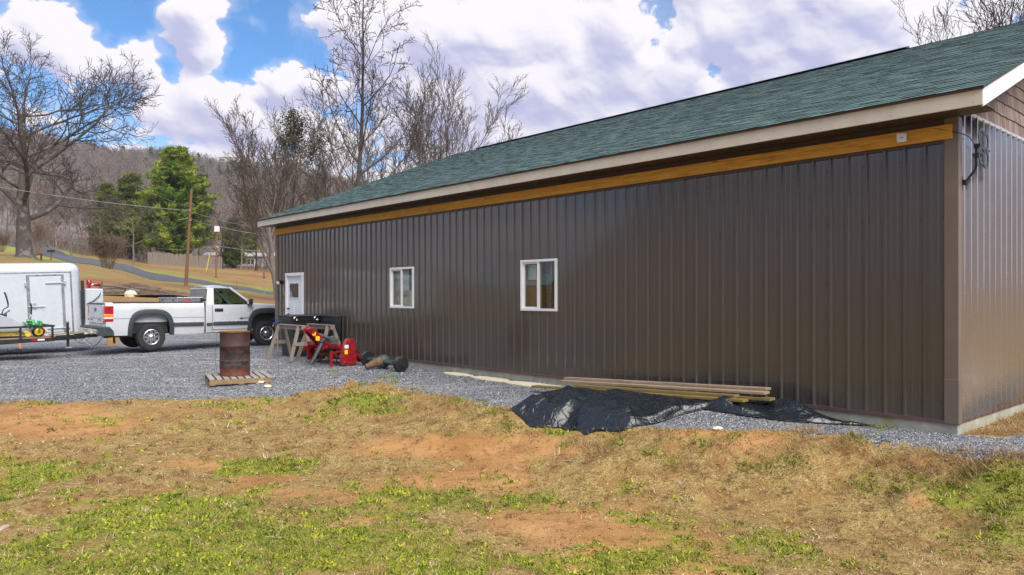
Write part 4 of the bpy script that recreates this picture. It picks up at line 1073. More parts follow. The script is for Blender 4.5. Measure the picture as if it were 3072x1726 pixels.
MB().prism([(-1.1, .88), (-.82, .80), (-.86, .66), (-.95, .52), (-1.1, .50)], -.25, .25, 'xz').build('seat', yv, MW, None, .03)
for y, dx in ((-.30, 0), (.25, .40)):
    MB().tube([(-.86+dx, y, .56), (-.80+dx, y, .74), (-.70+dx, y, .80), (-.70+dx, y, .90), (-.74+dx, y, 1.08), (-.78+dx, y, 1.20)], [.014, .014, .016, .02, .022, .022], 8).build('control_lever', M['black_plastic'], MW, 50)
MB().tube([(.10, -.02, .30), (.16, -.02, .52), (.19, 0, .60)], .016, 8).build('brake_lever', M['steel_grey'], MW)
MB().tube([(.19, 0, .60), (.20, 0, .78), (.18, 0, .90)], [.022, .024, .02], 8).build('lever_grip', M['black_plastic'], MW)
MB().tube([(-.45, -.1, .60), (-.30, -.1, .72)], .018, 6).box(-.62, -.38, -.20, .0, .55, .63).build('throttle_box', M['black_plastic'], MW, None, .01)
for y in (-.52, .52):
    rw = obj('rear_wheel', MB().lathe([(0, -.06), (.12, -.06), (.15, -.10)], 24, 'y', cap=False).mesh('rear_wheel', yv, 40), MW, 0, (-1.05, y, .25)); obj('tyre', MB().lathe([(.15, -.11), (.23, -.11), (.25, -.07), (.25, .07), (.23, .11), (.15, .11)], 28, 'y', cap=False).mesh('tyre', M['rubber'], 40), rw)
MB().beam((.36, -.40, .30), (.52, -.55, .05), .03, .008).build('tie_strap', M['orange'], MW)

# ------------------------------------------------------------------ white enclosed trailer behind it
ETA = math.atan2(.688, .725)
ET = thing('enclosed_trailer', 'tall white enclosed cargo trailer with barred side door behind the open trailer', 'trailer', (-12.96, 22.60, 0.0), rot=(0, R(-2.6), ETA))
L_, W_, Z0_, Z1_ = 4.6, 1.9, .45, 2.62
# outline in plan (near side y = 0): rounded nose corner
plan = [(-L_, 0), (-.32, 0)] + [(-.32+.30*math.sin(a), .30-.30*math.cos(a)) for a in np.linspace(.15, math.pi/2, 7)] + [(-.02, W_-.30)] + [(-.32+.30*math.cos(a), W_-.30+.30*math.sin(a)) for a in np.linspace(.15, math.pi/2, 7)] + [(-L_, W_)]
def ring(inset, z):
    cx_, cy_ = -L_/2, W_/2; out = []
    for x, y in plan:
        sx = 1 - inset/(L_/2); sy = 1 - inset/(W_/2); out.append((cx_ + (x-cx_)*sx, cy_ + (y-cy_)*sy, z))
    return out
rows = [ring(0, Z0_), ring(0, Z1_-.30)]; body = MB().grid([r + [r[0]] for r in rows]); eb = body.build('side_skin', M['white_paint'], ET, 30)
rows = [ring(0, Z1_-.30)] + [ring(.22*(1-math.cos(a)), Z1_-.26 + .24*math.sin(a)) for a in np.linspace(0, math.pi/2, 7)] + [ring(.85, Z1_+.01)]
MB().grid([r + [r[0]] for r in rows]).add(ring(.85, Z1_+.01), [tuple(range(len(plan)))]).build('roof', M['white_paint'], ET, 40)
MB().add(ring(0, Z0_), [tuple(range(len(plan)))]).build('floor', bs, ET)
MB().box(-L_, -.30, -.008, .004, Z1_-.315, Z1_-.285).build('roof_trim', M['aluminium'], ET)
MB().box(-.335, -.29, -.010, .006, Z0_, Z1_-.28).build('corner_trim', M['aluminium'], ET)
MB().box(-L_, -.30, -.008, .004, Z0_-.06, Z0_+.05).build('bottom_rail', M['white_paint'], ET)
MB().box(-L_, .0, .05, .13, Z0_-.16, Z0_-.04).box(-L_, 0, W_-.13, W_-.05, Z0_-.16, Z0_-.04).build('chassis', bs, ET)
dd = MB().box(-1.375, -.575, -.022, .0, Z0_+.10, 2.20).build('side_door', M['white_paint'], ET, None, .01)
for x0, x1, z0, z1 in ((-1.46, -1.385, Z0_+.08, 2.26), (-.565, -.50, Z0_+.08, 2.26), (-1.385, -.565, 2.21, 2.26)): MB().box(x0, x1, -.018, .0, z0, z1).build('door_jamb', M['aluminium'], dd)
for z in (2.0, .66):
    MB().box(-.98, -.50, -.05, -.022, z-.02, z+.02).box(-.52, -.46, -.055, .0, z-.06, z+.06).build('strap_hinge', M['galv'], dd, None, .006)
MB().box(-1.50, -1.44, -.05, .0, 1.92, 2.04).build('door_hold', M['galv'], dd, None, .006)
MB().tube([(-1.44, -.05, 1.33), (-1.02, -.06, 1.33)], .014, 8).box(-1.32, -1.24, -.05, -.02, 1.27, 1.43).build('bar_latch', M['galv'], dd)
MB().box(-.41, -.33, -.02, -.0, .52, .56).build('marker_lamp', M['amber_lens'], ET, None, .006)
MB().box(-.9, -.86, -.024, -.020, .56, .61).build('data_plate', M['steel_grey'], ET)
MB().box(-.43, -.39, -.012, -.0, .60, .66).build('vent', M['steel_grey'], ET)
for x in (-2.55, -3.35):
    add_wheel(ET, (x, -.02, .36), 0, .85); add_wheel(ET, (x, W_+.02, .36), math.pi, .85)
MB().box(-3.9, -2.0, -.22, .0, .74, .77).build('mudguard', M['white_paint'], ET); MB().box(-3.9, -2.0, W_, W_+.22, .74, .77).build('mudguard', M['white_paint'], ET)
for sg in (-1, 1): MB().beam((-.4, W_/2+sg*.85, .36), (1.3, W_/2+sg*.06, .36), .06, .1).build('tongue_beam', bs, ET)
MB().tube([(1.05, W_/2, 0), (1.05, W_/2, .8)], .035, 10).build('jack', bs, ET)
MB().tube([(.02, .16, .9), (.03, .16, 2.05)], .045, 10).build('conduit', M['black_plastic'], ET)
# fuel tank on its tongue
FTK = thing('fuel_tank', 'white fuel tank with red hand pump on the nose of the enclosed trailer', 'tank', ET.matrix_basis @ Vector((.30, .25, .455)), ETA)
MB().box(-.24, .27, 0, 1.1, 0, 1.34).build('tank_shell', M['white_paint'], FTK, None, .03)
pu = MB().lathe([(.0, 0), (.05, 0), (.05, .10), (.075, .12), (.075, .24), (.045, .28), (0, .29)], 14, 'z', (-.07, .25, 1.34)).lathe([(0, -.1), (.06, -.1), (.07, 0), (.06, .1), (0, .1)], 14, 'x', (.14, .25, 1.48)).build('pump', M['red_paint'], FTK, 40)
MB().tube([(-.07, .25, 1.47), (.22, .25, 1.47)], .025, 8).build('pump_body', M['alloy'], pu)
MB().tube([(.22, .22, 1.42), (.23, .05, 1.30), (.15, -.03, 1.12), (-.02, -.04, .96), (-.20, -.03, .87)], .014, 8).build('hose', M['black_plastic'], FTK, 40)
MB().box(.17, .27, .02, .3, 1.345, 1.37).box(.235, .265, .06, .1, 1.37, 1.56).build('nozzle_holder', M['dull_green'], FTK)
# small yellow crate beyond the truck's rear wheel
cr = thing('wooden_crate', 'small yellow wooden crate on the gravel beyond the rear truck wheel', 'crate', ground_at(336, 25.0), .5)
for z in (0, .11, .22):
    for y in (-.14, .14): MB().box(-.16, .16, y-.012, y+.012, z, z+.075).build('crate_slat', M['crate_wood'], cr, None, .003)
for x in (-.145, .145):
    for y in (-.115, .115): MB().box(x-.02, x+.02, y-.02, y+.02, 0, .30).build('crate_post', M['crate_wood'], cr)
MB().box(-.15, .15, -.12, .12, .0, .012).build('crate_floor', M['crate_wood'], cr)
# ------------------------------------------------------------------ pallet and burn barrel
PA = Vector((-5.70, 14.0, 0)); PR = math.atan2(.447, .894)
pal = thing('pallet', 'weathered wooden pallet on the gravel under the rusty barrel', 'pallet', (PA.x, PA.y, tz(PA.x+.3, PA.y+.5)+.012), PR)
sm = MB().box(0, 1.15, 0, .038, .02, .108).mesh('stringer', M['pallet_tan'])
for y in (0.0, .55, 1.16): obj('stringer', sm, pal, .003, (0, y, 0))
k = 0
for x in np.linspace(.0, 1.15-.098, 9):
    o = obj('deck_board', MB().box(0, 1.20, -.049, .049, 0, .019).mesh('deck_board', M['pallet_wood']), pal, .002, (x+.049+random.uniform(-.004, .004), -.002, .109), (0, 0, math.pi/2 + random.uniform(-.006, .006)))
for x in (.0, .52, 1.04): MB().box(x, x+.1, 0, 1.2, 0, .019).build('bottom_board', M['pallet_tan'], pal, None, .002)
MB().tube([(.93, -.006, .10), (.96, -.012, .075), (.97, -.01, .05), (1.0, -.012, .03)], .007, 5).build('cord', M['twig_white'], pal)
bc = Vector((-5.50, 14.75, pal.location.z + .129))
bar = thing('burn_barrel', 'open rusty steel burn barrel standing on the wooden pallet', 'barrel', bc, .4)
prof = [(.278, .0), (.288, .004), (.288, .02), (.283, .03), (.283, .27), (.292, .283), (.292, .297), (.283, .31), (.283, .565), (.292, .578), (.292, .592), (.283, .605), (.283, .85), (.286, .86)]
MB().lathe(prof, 48, 'z', cap=False).build('drum_wall', M['rusty_drum'], bar, 35)
MB().lathe([(.279, .86), (.279, .30), (.275, .03), (0, .03)], 40, 'z', cap=False).build('drum_lining', M['drum_inside'], bar, 35)
MB().lathe([(.286+.007*math.cos(a), .865+.008*math.sin(a)) for a in np.linspace(0, 2*math.pi, 9)], 48, 'z', cap=False).build('rim', M['drum_inside'], bar, 50)
wr = [(-.27, -.08, .86), (-.31, -.1, .865), (-.345, -.11, .80), (-.345, -.12, .60), (-.37, -.12, .45), (-.365, -.12, .28), (-.34, -.12, .12), (-.29, -.1, .03)]
MB().tube([tuple(p) for p in catmull([Vector(p) for p in wr], 4)], .0035, 5).build('wire', M['black_steel'], bar)

# ------------------------------------------------------------------ sawhorses
def sawhorse(s, d, label, rz=0.0, ln=1.35):
    p = bw(s, d); p.z = tz(p.x, p.y) + .005
    sh = thing('sawhorse', label, 'sawhorse', p, BROT + rz, 'old sawhorses by the wall')
    gw_ = M['grey_wood']
    MB().box(-ln/2, ln/2, -.045, .045, .765, .855).build('rail', gw_, sh, None, .003)
    MB().box(-ln/2+.02, ln/2-.02, -.075, .075, .856, .88).build('top_board', gw_, sh, None, .003)
    for e in (-1, 1):
        x = e*(ln/2-.12)
        for sg in (-1, 1):
            MB().beam((x + e*.08, sg*.33, .0), (x - e*.02, sg*.066, .85), .085, .036, (1, 0, 0)).build('leg', gw_, sh, None, .003)
        MB().beam((x + e*.055, -.24, .42), (x + e*.055, .24, .42), .02, .09).build('end_brace', gw_, sh, None, .003)
    return sh
sawhorse(14.75, 1.20, 'grey timber sawhorse farther from the brown wall, left of the red tiller', .02)
sawhorse(14.30, .62, 'grey timber sawhorse nearer the brown wall, in front of the black chest', -.03)

# ------------------------------------------------------------------ black chest and ribbed panel by the wall
p = bw(15.75, .50); CH = thing('tool_chest', 'black steel tool chest with two chrome latches by the white door', 'tool chest', (p.x, p.y, tz(p.x, p.y)+.02), BROT)
MB().box(-.38, .35, -.40, .36, .55, .93).build('chest_body', M['black_steel'], CH, None, .01)
MB().box(-.40, .36, -.44, .44, .93, 1.05).build('tray', M['black_steel'], CH, None, .008)
MB().box(-.43, .38, -.46, .48, 1.052, 1.085).build('lid', M['grey_plastic'], CH, None, .008)
MB().box(-.435, -.415, -.46, .48, 1.055, 1.08).build('lid_edge', M['aluminium'], CH)
for y in (-.28, .30):
    MB().tube([(-.41, y+.045*math.sin(a), .985+.05*math.cos(a)) for a in np.linspace(-2.4, 2.4, 12)], .012, 6).build('latch', M['chrome'], CH)
MB().box(-.34, .32, -.38, .34, .0, .55).build('stand', M['black_plastic'], CH, None, .01)
PN = thing('ribbed_panel', 'tall black ribbed panel leaning on the brown wall behind the red tiller', 'panel', bw(14.75, .05, tz(*bw(14.75, .1).xy)+.005), BROT)
pts = []
mb = MB().box(-.5, .5, .0, .02, 0, 1.07)
for k in range(12): mb.box(-.46, .46, .02, .03, .10+k*.075, .13+k*.075)
mb.xf(Matrix.Rotation(R(4.0), 4, 'X')); mb.xf(Matrix.Translation((0, .085, 0))); mb.build('sheet', M['black_plastic'], PN)
mb = MB().box(-.53, .53, -.01, .05, 1.05, 1.09); mb.xf(Matrix.Rotation(R(4.0), 4, 'X')); mb.xf(Matrix.Translation((0, .085, 0))); mb.build('top_rail', M['black_plastic'], PN, None, .008)

# ------------------------------------------------------------------ red rotary tiller
p = bw(13.0, 1.02); TL = thing('rotary_tiller', 'bright red rotary tiller with yellow decals beside the brown wall', 'tiller', (p.x, p.y, tz(p.x, p.y)+.01), BROT)
rd_ = M['red_paint']
# near end gearbox plate (x negative is towards the camera)
MB().prism([(-.20, .02), (.17, .02), (.21, .20), (.16, .42), (.06, .62), (-.10, .62), (-.16, .56), (-.20, .30)], -.86, -.76, 'yz').build('gear_case', rd_, TL, None, .02)
MB().prism([(-.24, .05), (.24, .05), (.22, .42), (-.20, .42)], .74, .78, 'yz').build('end_plate', rd_, TL, None, .01)
bo = MB()
for (y, z) in ((-.15, .10), (.13, .10), (-.15, .22), (.15, .22), (-.12, .38), (.12, .40), (0, .56)): bo.lathe([(.014, -.0), (.012, -.014), (0, -.018)], 8, 'x', (-.86, y, z), False)
bo.build('bolt', M['chrome'], TL)
MB().box(-.863, -.861, .02, .12, .40, .48).build('decal', M['decal_white'], TL); MB().box(-.863, -.861, .04, .12, .27, .37).build('decal', M['decal_yellow'], TL)
MB().box(-.76, .76, -.10, .20, .38, .43).build('deck', rd_, TL, None, .008)
MB().box(-.78, .78, .16, .24, .42, .50).build('tool_bar', rd_, TL, None, .008)
MB().grid([[(-.75, -.12, .42), (.75, -.12, .42)], [(-.75, -.28, .34), (.75, -.28, .34)], [(-.75, -.36, .15), (.75, -.36, .15)], [(-.75, -.40, .05), (.75, -.40, .05)]]).build('tail_flap', rd_, TL, 30)
# tines
rt = MB().tube([(-.74, .0, .20), (.74, .0, .20)], .05, 10).build('rotor', M['rust'], TL)
for k in range(6):
    for j in range(4):
        a = j*math.pi/2 + k*.5; x = -.62 + k*.25
        MB().tube([(x, .05*math.cos(a), .20+.05*math.sin(a)), (x, .17*math.cos(a), .20+.17*math.sin(a)), (x+.07, .19*math.cos(a+.35), .20+.19*math.sin(a+.35))], [.016, .014, .008], 5).build('tine', M['rust'], rt)
# hitch mast leaning outwards
MB().prism([(.06, .44), (.30, .42), (.64, .78), (.66, .84), (.58, .88), (.50, .84)], -.13, -.115, 'yz').prism([(.06, .44), (.30, .42), (.64, .78), (.66, .84), (.58, .88), (.50, .84)], .115, .13, 'yz').prism([(.06, .44), (.12, .44), (.54, .86), (.50, .84)], -.115, .115, 'yz').build('hitch_mast', rd_, TL, None, .006)
MB().tube([(-.16, .58, .82), (.16, .58, .82)], .03, 10).tube([(-.16, .52, .76), (.16, .52, .76)], .022, 10).build('top_pin', M['red_paint'], TL)
MB().box(-.133, -.131, .36, .46, .56, .66).box(-.133, -.131, .46, .54, .68, .76).build('decal', M['decal_yellow'], TL)
MB().tube([(-.10, -.02, .62), (-.10, .10, .60), (-.05, .35, .70)], [.045, .04, .04], 10).build('gearbox_tube', M['dull_green'], TL)
MB().box(-.2, .1, -.10, .12, .43, .60).build('gearbox', M['dull_green'], TL, None, .03)
MB().tube([(-.35, .42, .50), (-.38, .62, .18), (-.40, .72, .05)], [.05, .045, .035], 12).build('drive_shaft', M['grey_plastic'], TL, 40)
MB().tube([(-.30, .35, .58), (-.35, .44, .50)], .065, 12).build('shaft_guard', M['black_plastic'], TL, 40)
MB().beam((-.80, .42, .0), (-.80, .42, .36), .05, .05).beam((-.80, .42, .30), (-.80, .20, .34), .04, .04).build('stand_leg', rd_, TL)
for x in (-.80, .76): MB().prism([(-.22, .30), (-.16, .30), (-.42, .02), (-.52, .02), (-.52, .05)], x-.012, x+.012, 'yz').build('skid', rd_, TL, None, .004)
[MB().beam((x, .22, .43), (x, .56, .36), .012, .07).build('lower_hitch', rd_, TL) for x in (-.3, .3)]
MB().tube([(.1, .60, .80), (.1, .62, .45), (.12, .60, .40)], .006, 5).build('chain', M['rust'], TL)

# ------------------------------------------------------------------ axle with drums
pa, pb = bw(10.25, .86), bw(11.95, .66)
mid = (pa+pb)/2; AXL = thing('vehicle_axle', 'greasy old vehicle axle with two black brake drums on the gravel', 'axle', (mid.x, mid.y, tz(mid.x, mid.y)), math.atan2((pb-pa).y, (pb-pa).x))
ha = (pb-pa).length/2
for sg in (-1, 1):
    MB().lathe([(.03, -.06), (.155, -.06), (.165, -.05), (.165, -.035), (.152, -.03), (.152, .0), (.165, .005), (.165, .02), (.152, .025), (.150, .055), (.135, .06), (.09, .06), (.085, .075), (.05, .075), (.045, .10), (.0, .10)], 36, 'x', (0, 0, .0)).xf(Matrix.Rotation(0 if sg > 0 else math.pi, 4, 'Z')).xf(Matrix.Translation((sg*ha, 0, .165))).build('brake_drum', M['black_steel'], AXL, 20)
MB().tube([(-ha, 0, .152), (-.25, 0, .155), (-.12, 0, .16)], [.042, .045, .07], 12).tube([(ha, 0, .152), (.25, 0, .155), (.12, 0, .16)], [.042, .045, .07], 12).build('axle_tube', M['dull_green'], AXL, 40)
MB().lathe([(0, -.13), (.08, -.12), (.14, -.06), (.155, 0), (.14, .06), (.08, .12), (0, .13)], 16, 'x', (0, 0, .16)).build('differential', M['dull_green'], AXL, 40)
MB().tube([(0, .08, .16), (0, .25, .12), (0, .42, .06)], [.12, .085, .05], 10).build('pinion_case', M['diff_case'], AXL, 40)
for sg in (-1, 1): MB().box(sg*.55-.04, sg*.55+.04, -.05, .05, .19, .215).build('spring_pad', M['dull_green'], AXL)

# ------------------------------------------------------------------ yard hydrant, wall lamp, junction box, antenna
p = bw(17.85, .16); HY = thing('yard_hydrant', 'blue headed yard hydrant on a thin pipe by the far wall corner', 'hydrant', (p.x, p.y, tz(p.x, p.y)), BROT)
MB().tube([(0, 0, -.05), (0, 0, .72)], .02, 10).build('riser_pipe', M['galv'], HY)
MB().lathe([(.0, .70), (.045, .70), (.055, .76), (.05, .86), (.03, .90), (0, .91)], 12, 'z').tube([(0, .03, .82), (.0, .12, .80), (0, .14, .74)], .025, 8).build('head', M['blue_cast'], HY, 40)
MB().beam((0, 0, .90), (0, .16, .93), .025, .015).build('lever', M['blue_cast'], HY)
MB().tube([(0, .14, .75), (0, .14, .71)], .016, 8).build('spout', M['decal_yellow'], HY)
WLp = thing('wall_lamp', 'small black floodlight on the brown wall left of the white door', 'lamp', bw(17.90, .03, 1.98), BROT)
MB().lathe([(.05, 0), (.05, .02), (.03, .03)], 12, 'y').build('back_plate', bs, WLp)
MB().tube([(0, .02, 0), (0, .07, .02)], .018, 8).build('arm', bs, WLp)
MB().tube([(-.02, .05, .03), (-.12, .16, -.01)], [.05, .065], 12).build('head', bs, WLp, 40); MB().tube([(-.121, .161, -.011), (-.123, .163, -.012)], .055, 12).build('lens', M['clear_lens'], WLp)
JB = thing('junction_box', 'square white plastic junction box on the yellow timber beam', 'box', bw(.557, .073, 3.487), BROT)
MB().box(-.055, .055, .0, .035, -.055, .055).build('case', M['white_plastic'], JB, None, .006); MB().box(-.022, .015, .0352, .037, -.012, .003).build('data_label', M['steel_grey'], JB)
for x, z in ((-.045, .045), (.045, -.045)): MB().lathe([(.006, .035), (.005, .038), (0, .038)], 8, 'y', (x, 0, z), False).build('screw', bs, JB)
AN = thing('tv_antenna', 'black antenna with four round loops on the corner wall bracket', 'antenna', bw(-.02, -.12, 2.90), BROT)
MB().box(-.02, .0, -.03, .03, -.09, .07).box(-.06, .0, -.025, -.012, -.03, .03).box(-.06, .0, .012, .025, -.03, .03).build('wall_bracket', bs, AN)
MB().tube([(-.04, 0, .0), (-.09, -.005, .07), (-.135, -.01, .13), (-.15, -.012, .18), (-.15, -.012, .42)], .014, 10).build('mast', bs, AN, 40)
MB().box(-.19, -.12, -.05, .03, .28, .32).build('clamp', bs, AN); MB().box(-.19, -.13, -.05, .02, .38, .43).build('clamp', bs, AN)
MB().tube([(-.20, .02, .30), (-.20, -.30, .38)], .010, 8).tube([(-.20, .06, .44), (-.20, -.05, .40)], .006, 6).build('boom', bs, AN)
for (ty, z) in ((-.02, .50), (-.02, .30), (-.16, .47), (-.16, .27)):
    MB().lathe([(.075, -.005), (.112, -.005), (.112, .005), (.075, .005), (.075, -.005)], 36, 'x', (-.20, ty, z), False).build('loop', M['grey_plastic'], AN, 30)
cb = [(-.15, 0, .36), (-.13, .08, .46), (-.04, .14, .52), (.12, .165, .56), (.30, .175, .60), (.36, .175, .61)]
cb = [(-.15, .02, .40), (-.11, .10, .50), (-.03, .16, .55), (.10, .19, .60), (.28, .185, .66)]
MB().tube(catmull([Vector(q) for q in cb], 5), .005, 6).build('cable', M['black_plastic'], AN)
# things seen through the near window
for i, (x, lean, w, col_) in enumerate(((6.52, .10, .10, 'lumber'), (6.62, .02, .09, 'lumber_green'), (6.73, -.05, .10, 'lumber'), (6.82, -.12, .09, 'pallet_wood'))):
    o = tag(MB().box(-.01, .012, -.02, .02, 0, 2.5).build('leaning_board', M[col_], None), ('rightmost pale', 'second yellow-green', 'third pale', 'leftmost grey')[i] + ' timber board leaning inside the right-hand window', 'board', 'boards inside the window')
    o.location = bw(x+.20+lean*2, -.19, ZM); o.rotation_euler = (0, -lean*.5, BROT); o.scale = (4.0, 1, 1)
MB_ = MB().box(-.11, .11, 0, .006, -.14, .14); o = tag(MB_.build('paper_sheet', M['paper'], None), 'pale paper sheet pinned up inside the right-hand window', 'paper'); o.location = bw(7.28, -.145, 2.03); o.rotation_euler = (0, 0, BROT)
MB_ = MB().box(-.58, .45, 0, .02, -.96, .30); o = tag(MB_.build('plywood_sheet', M['plywood'], None), 'brown plywood sheet standing inside the right-hand window', 'board'); o.location = bw(7.62, -.17, 2.13); o.rotation_euler = (0, 0, BROT)
o = tag(MB().box(-.18, .18, -.15, .15, 0, .22).box(-.1, .1, -.1, .1, .22, .30).tube([(-.12, 0, .22), (-.12, 0, .36), (.12, 0, .36), (.12, 0, .22)], .012, 6).build('red_machine', M['red_paint'], None, None, .02), 'small red machine inside the right-hand window by the sill', 'machine'); o.location = bw(6.92, -.33, 1.16); o.rotation_euler = (0, 0, BROT)
o = tag(MB().box(-.7, .7, -.3, .3, -.04, 0).box(-.66, -.6, -.26, .26, -1.03, -.04).box(.6, .66, -.26, .26, -1.03, -.04).build('work_bench', M['plywood'], None), 'wooden work bench inside below the right-hand window', 'bench'); o.location = bw(6.95, -.52, 1.16); o.rotation_euler = (0, 0, BROT)
o = tag(MB().box(-.20, .45, 0, .02, -.3, .40).build('reflection_panel', M['white_paint'], None), 'pale panel added as a reflection in the upper half of the left-hand window', 'panel'); o.location = bw(11.66, -.165, 1.85); o.rotation_euler = (0, 0, BROT)  # pale sheet added behind the glass to stand in for a reflection
o = tag(MB().box(-.75, .3, 0, .02, -1.9, -.32).build('insulation_board', M['curtain'], None), 'beige board standing inside the left-hand window', 'board'); o.location = bw(11.8, -.165, 2.03); o.rotation_euler = (0, 0, BROT)

# ------------------------------------------------------------------ black sheeting and lumber
def on_ground(u, v):
    d = 2229*1.7/(v-HZ)
    for _ in range(14):
        x = (u-CX)/F*d; d = .5*d + .5*F*(ZC - tz(x, d))/(v-HZ)
    x = (u-CX)/F*d; return Vector((x, d, tz(x, d)))
HEM = [sd(*on_ground(u, v).xy) for (u, v) in ((1524,1232),(1597,1264),(1683,1287),(1753,1296),(1874,1293),(1930,1280),(2031,1252),(2107,1234),(2218,1249),(2359,1267),(2510,1276),(2621,1281))]
HEM = sorted((float(a), float(b)) for a, b in HEM)
SA, SB = HEM[0][0], HEM[-1][0]
def dfront(s): return np.interp(s, [h[0] for h in HEM], [h[1] for h in HEM])
def dback(s): return np.interp(s, [SA, SA+.35, 2.0, SB-.45, SB-.25, SB-.1, SB], [HEM[0][1]-.06, .16, .10, .12, .5, HEM[-1][1]*.7, HEM[-1][1]-.04])
NS, ND = 210, 70
S1 = np.linspace(SA, SB, NS)[:, None]*np.ones((1, ND)); Tq = np.ones((NS, 1))*np.linspace(0, 1, ND)[None]
wave = (fbm(S1*2.0, Tq*2+3, 3, 61)-.5)*.25
Df = dfront(S1) + wave*.35*sstep(SA, SA+.5, S1); Dd = dback(S1) + (Df - dback(S1))*Tq
PX = BC.x + AX.x*S1 + NX.x*Dd; PY = BC.y + AX.y*S1 + NX.y*Dd
Zg = terrain(PX, PY)
def ridged(x, y, sd_): return 1 - np.abs(2*fbm(x, y, 3, sd_)-1)
edgew = np.minimum(sstep(0, .10, Tq)*.6+.4, sstep(1.0, .86, Tq)) * sstep(SA, SA+.2, S1) * sstep(SB, SB-.2, S1)
plate = .035 + (6.0-S1)*.042 - .045
slope = plate*sstep(.0, .25, Dd-.05)*(1 - np.clip((Dd-.98)/np.maximum(Df-.98-.08, .15), 0, 1)**1.15)
core_ = np.maximum(plate - (Zg+.018), 0)*(1 - np.clip((Dd-1.0)/np.maximum(Df-1.0-.05, .12), 0, 1)**1.2)*sstep(1.7, 2.3, S1)*sstep(SB+.1, SB-.25, S1)
wr1 = ridged(S1*1.1+Dd*.9, Dd*1.2-S1*.5, 71)**2*.075*sstep(.8, 1.5, Dd) + ridged(S1*3.4-Dd*1.2, Dd*3.0+S1*.7, 72)**3*.04*(.25+.75*sstep(.75, 1.2, Dd)) + ridged(S1*8, Dd*7+S1, 73)**3*.012
lump = .34*np.exp(-((S1-SB+.35)/.17)**2-((Dd-.22)/.16)**2) + .20*np.exp(-((S1-1.75)/.33)**2-((Dd-.42)/.2)**2) + .10*np.exp(-((S1-2.45)/.15)**2-((Dd-.9)/.2)**2)
folds = ridged(S1*2.4+Dd*.35, Dd*.5, 79)**2*.05*sstep(.9, 1.25, Dd)*sstep(1.0, .93, Tq)*sstep(2.9, 3.4, S1) + .10*np.exp(-((Tq-.62)/.2)**2)*sstep(3.0, 3.6, S1)
TZ_ = Zg + .018 + (core_ + wr1 + lump + folds)*edgew + .03*ridged(S1*5, S1*2, 77)*(1-sstep(1.0, .9, Tq))*0
idx = np.arange(NS*ND).reshape(NS, ND); quads = np.stack([idx[:-1,:-1], idx[:-1,1:], idx[1:,1:], idx[1:,:-1]], -1).reshape(-1, 4)
sh_ = np_mesh('plastic_sheeting', np.stack([PX, PY, TZ_], -1).reshape(-1, 3), quads, M['tarp'], None, True)
sh_o = tag(obj('plastic_sheeting', sh_), 'crumpled black plastic sheeting spread on gravel under the loose lumber', 'sheeting')
sm_ = sh_o.modifiers.new('thickness', 'SOLIDIFY'); sm_.thickness = .003
def tarp_top(s0, s1, d0, d1):
    m = (S1 > s0) & (S1 < s1) & (Dd > d0) & (Dd < d1); return float(TZ_[m].max()) if m.any() else 0.2
LUM = [  # s start, s end, d start, d end, layer height, width, thickness, material, label
    (2.15, 6.05, .92, .98, 0, .14, .034, 'lumber_green', 'mossy yellow lumber board lowest and outermost on the black sheeting'),
    (1.95, 5.3, .60, .70, 0, .14, .034, 'lumber_green', 'short yellow-green lumber board lowest, near the wall on black sheeting'),
    (2.35, 5.2, .80, .84, 1, .14, .034, 'lumber_green', 'yellow-green board of the middle layer of lumber, outer edge'),
    (2.05, 5.75, .56, .62, 2, .14, .034, 'lumber', 'pale lumber board in the upper layer of the pile on black sheeting'),
    (2.12, 5.80, .40, .46, 3, .14, .034, 'lumber', 'topmost pale pinkish board of the lumber pile by the brown wall')]
zb0 = tarp_top(2.0, 5.8, .35, 1.0)
zlo, zhi2 = max(tarp_top(5.0, 6.0, .4, 1.0), .10), max(tarp_top(2.0, 2.6, .4, 1.0), .20)
for (a, b, da, db, lay, w, th_, mt, lab) in LUM:
    p0, p1 = bw(a, da), bw(b, db); base = .045 + (6.0-a)*.042 + lay*.036
    ln = (p1-p0).length
    o = tag(MB().box(0, ln, -w/2, w/2, 0, th_).build('lumber_board', M[mt], None, None, .003), lab, 'board', 'lumber on the black sheeting')
    o.location = (p0.x, p0.y, base + .012); o.rotation_euler = (R(random.uniform(-2, 2)), math.atan(.042), math.atan2((p1-p0).y, (p1-p0).x))
# poured concrete spill slabs against the foundation
rs = random.Random(5)
for i, (s, d, l, w) in enumerate(((6.6, .42, .85, .24), (7.9, .36, .6, .18), (9.0, .32, .45, .15))):
    n = 14; pts = [((l*(.8+.25*rs.random()))*math.cos(2*math.pi*k/n), w*(.75+.35*rs.random())*math.sin(2*math.pi*k/n)) for k in range(n)]
    o = tag(MB().prism(pts, 0, .035, 'xy').build('concrete_spill', M['ivory'], None, None, .01), ('longest pale concrete spill on gravel, next to the black sheeting', 'middle pale concrete spill on the gravel at the wall foot', 'smallest pale concrete spill on gravel, nearest the axle')[i], 'concrete', 'concrete spills along the wall')
    q = bw(s, d); o.location = (q.x, q.y, tz(q.x, q.y)-.006); o.rotation_euler = (0, 0, BROT)

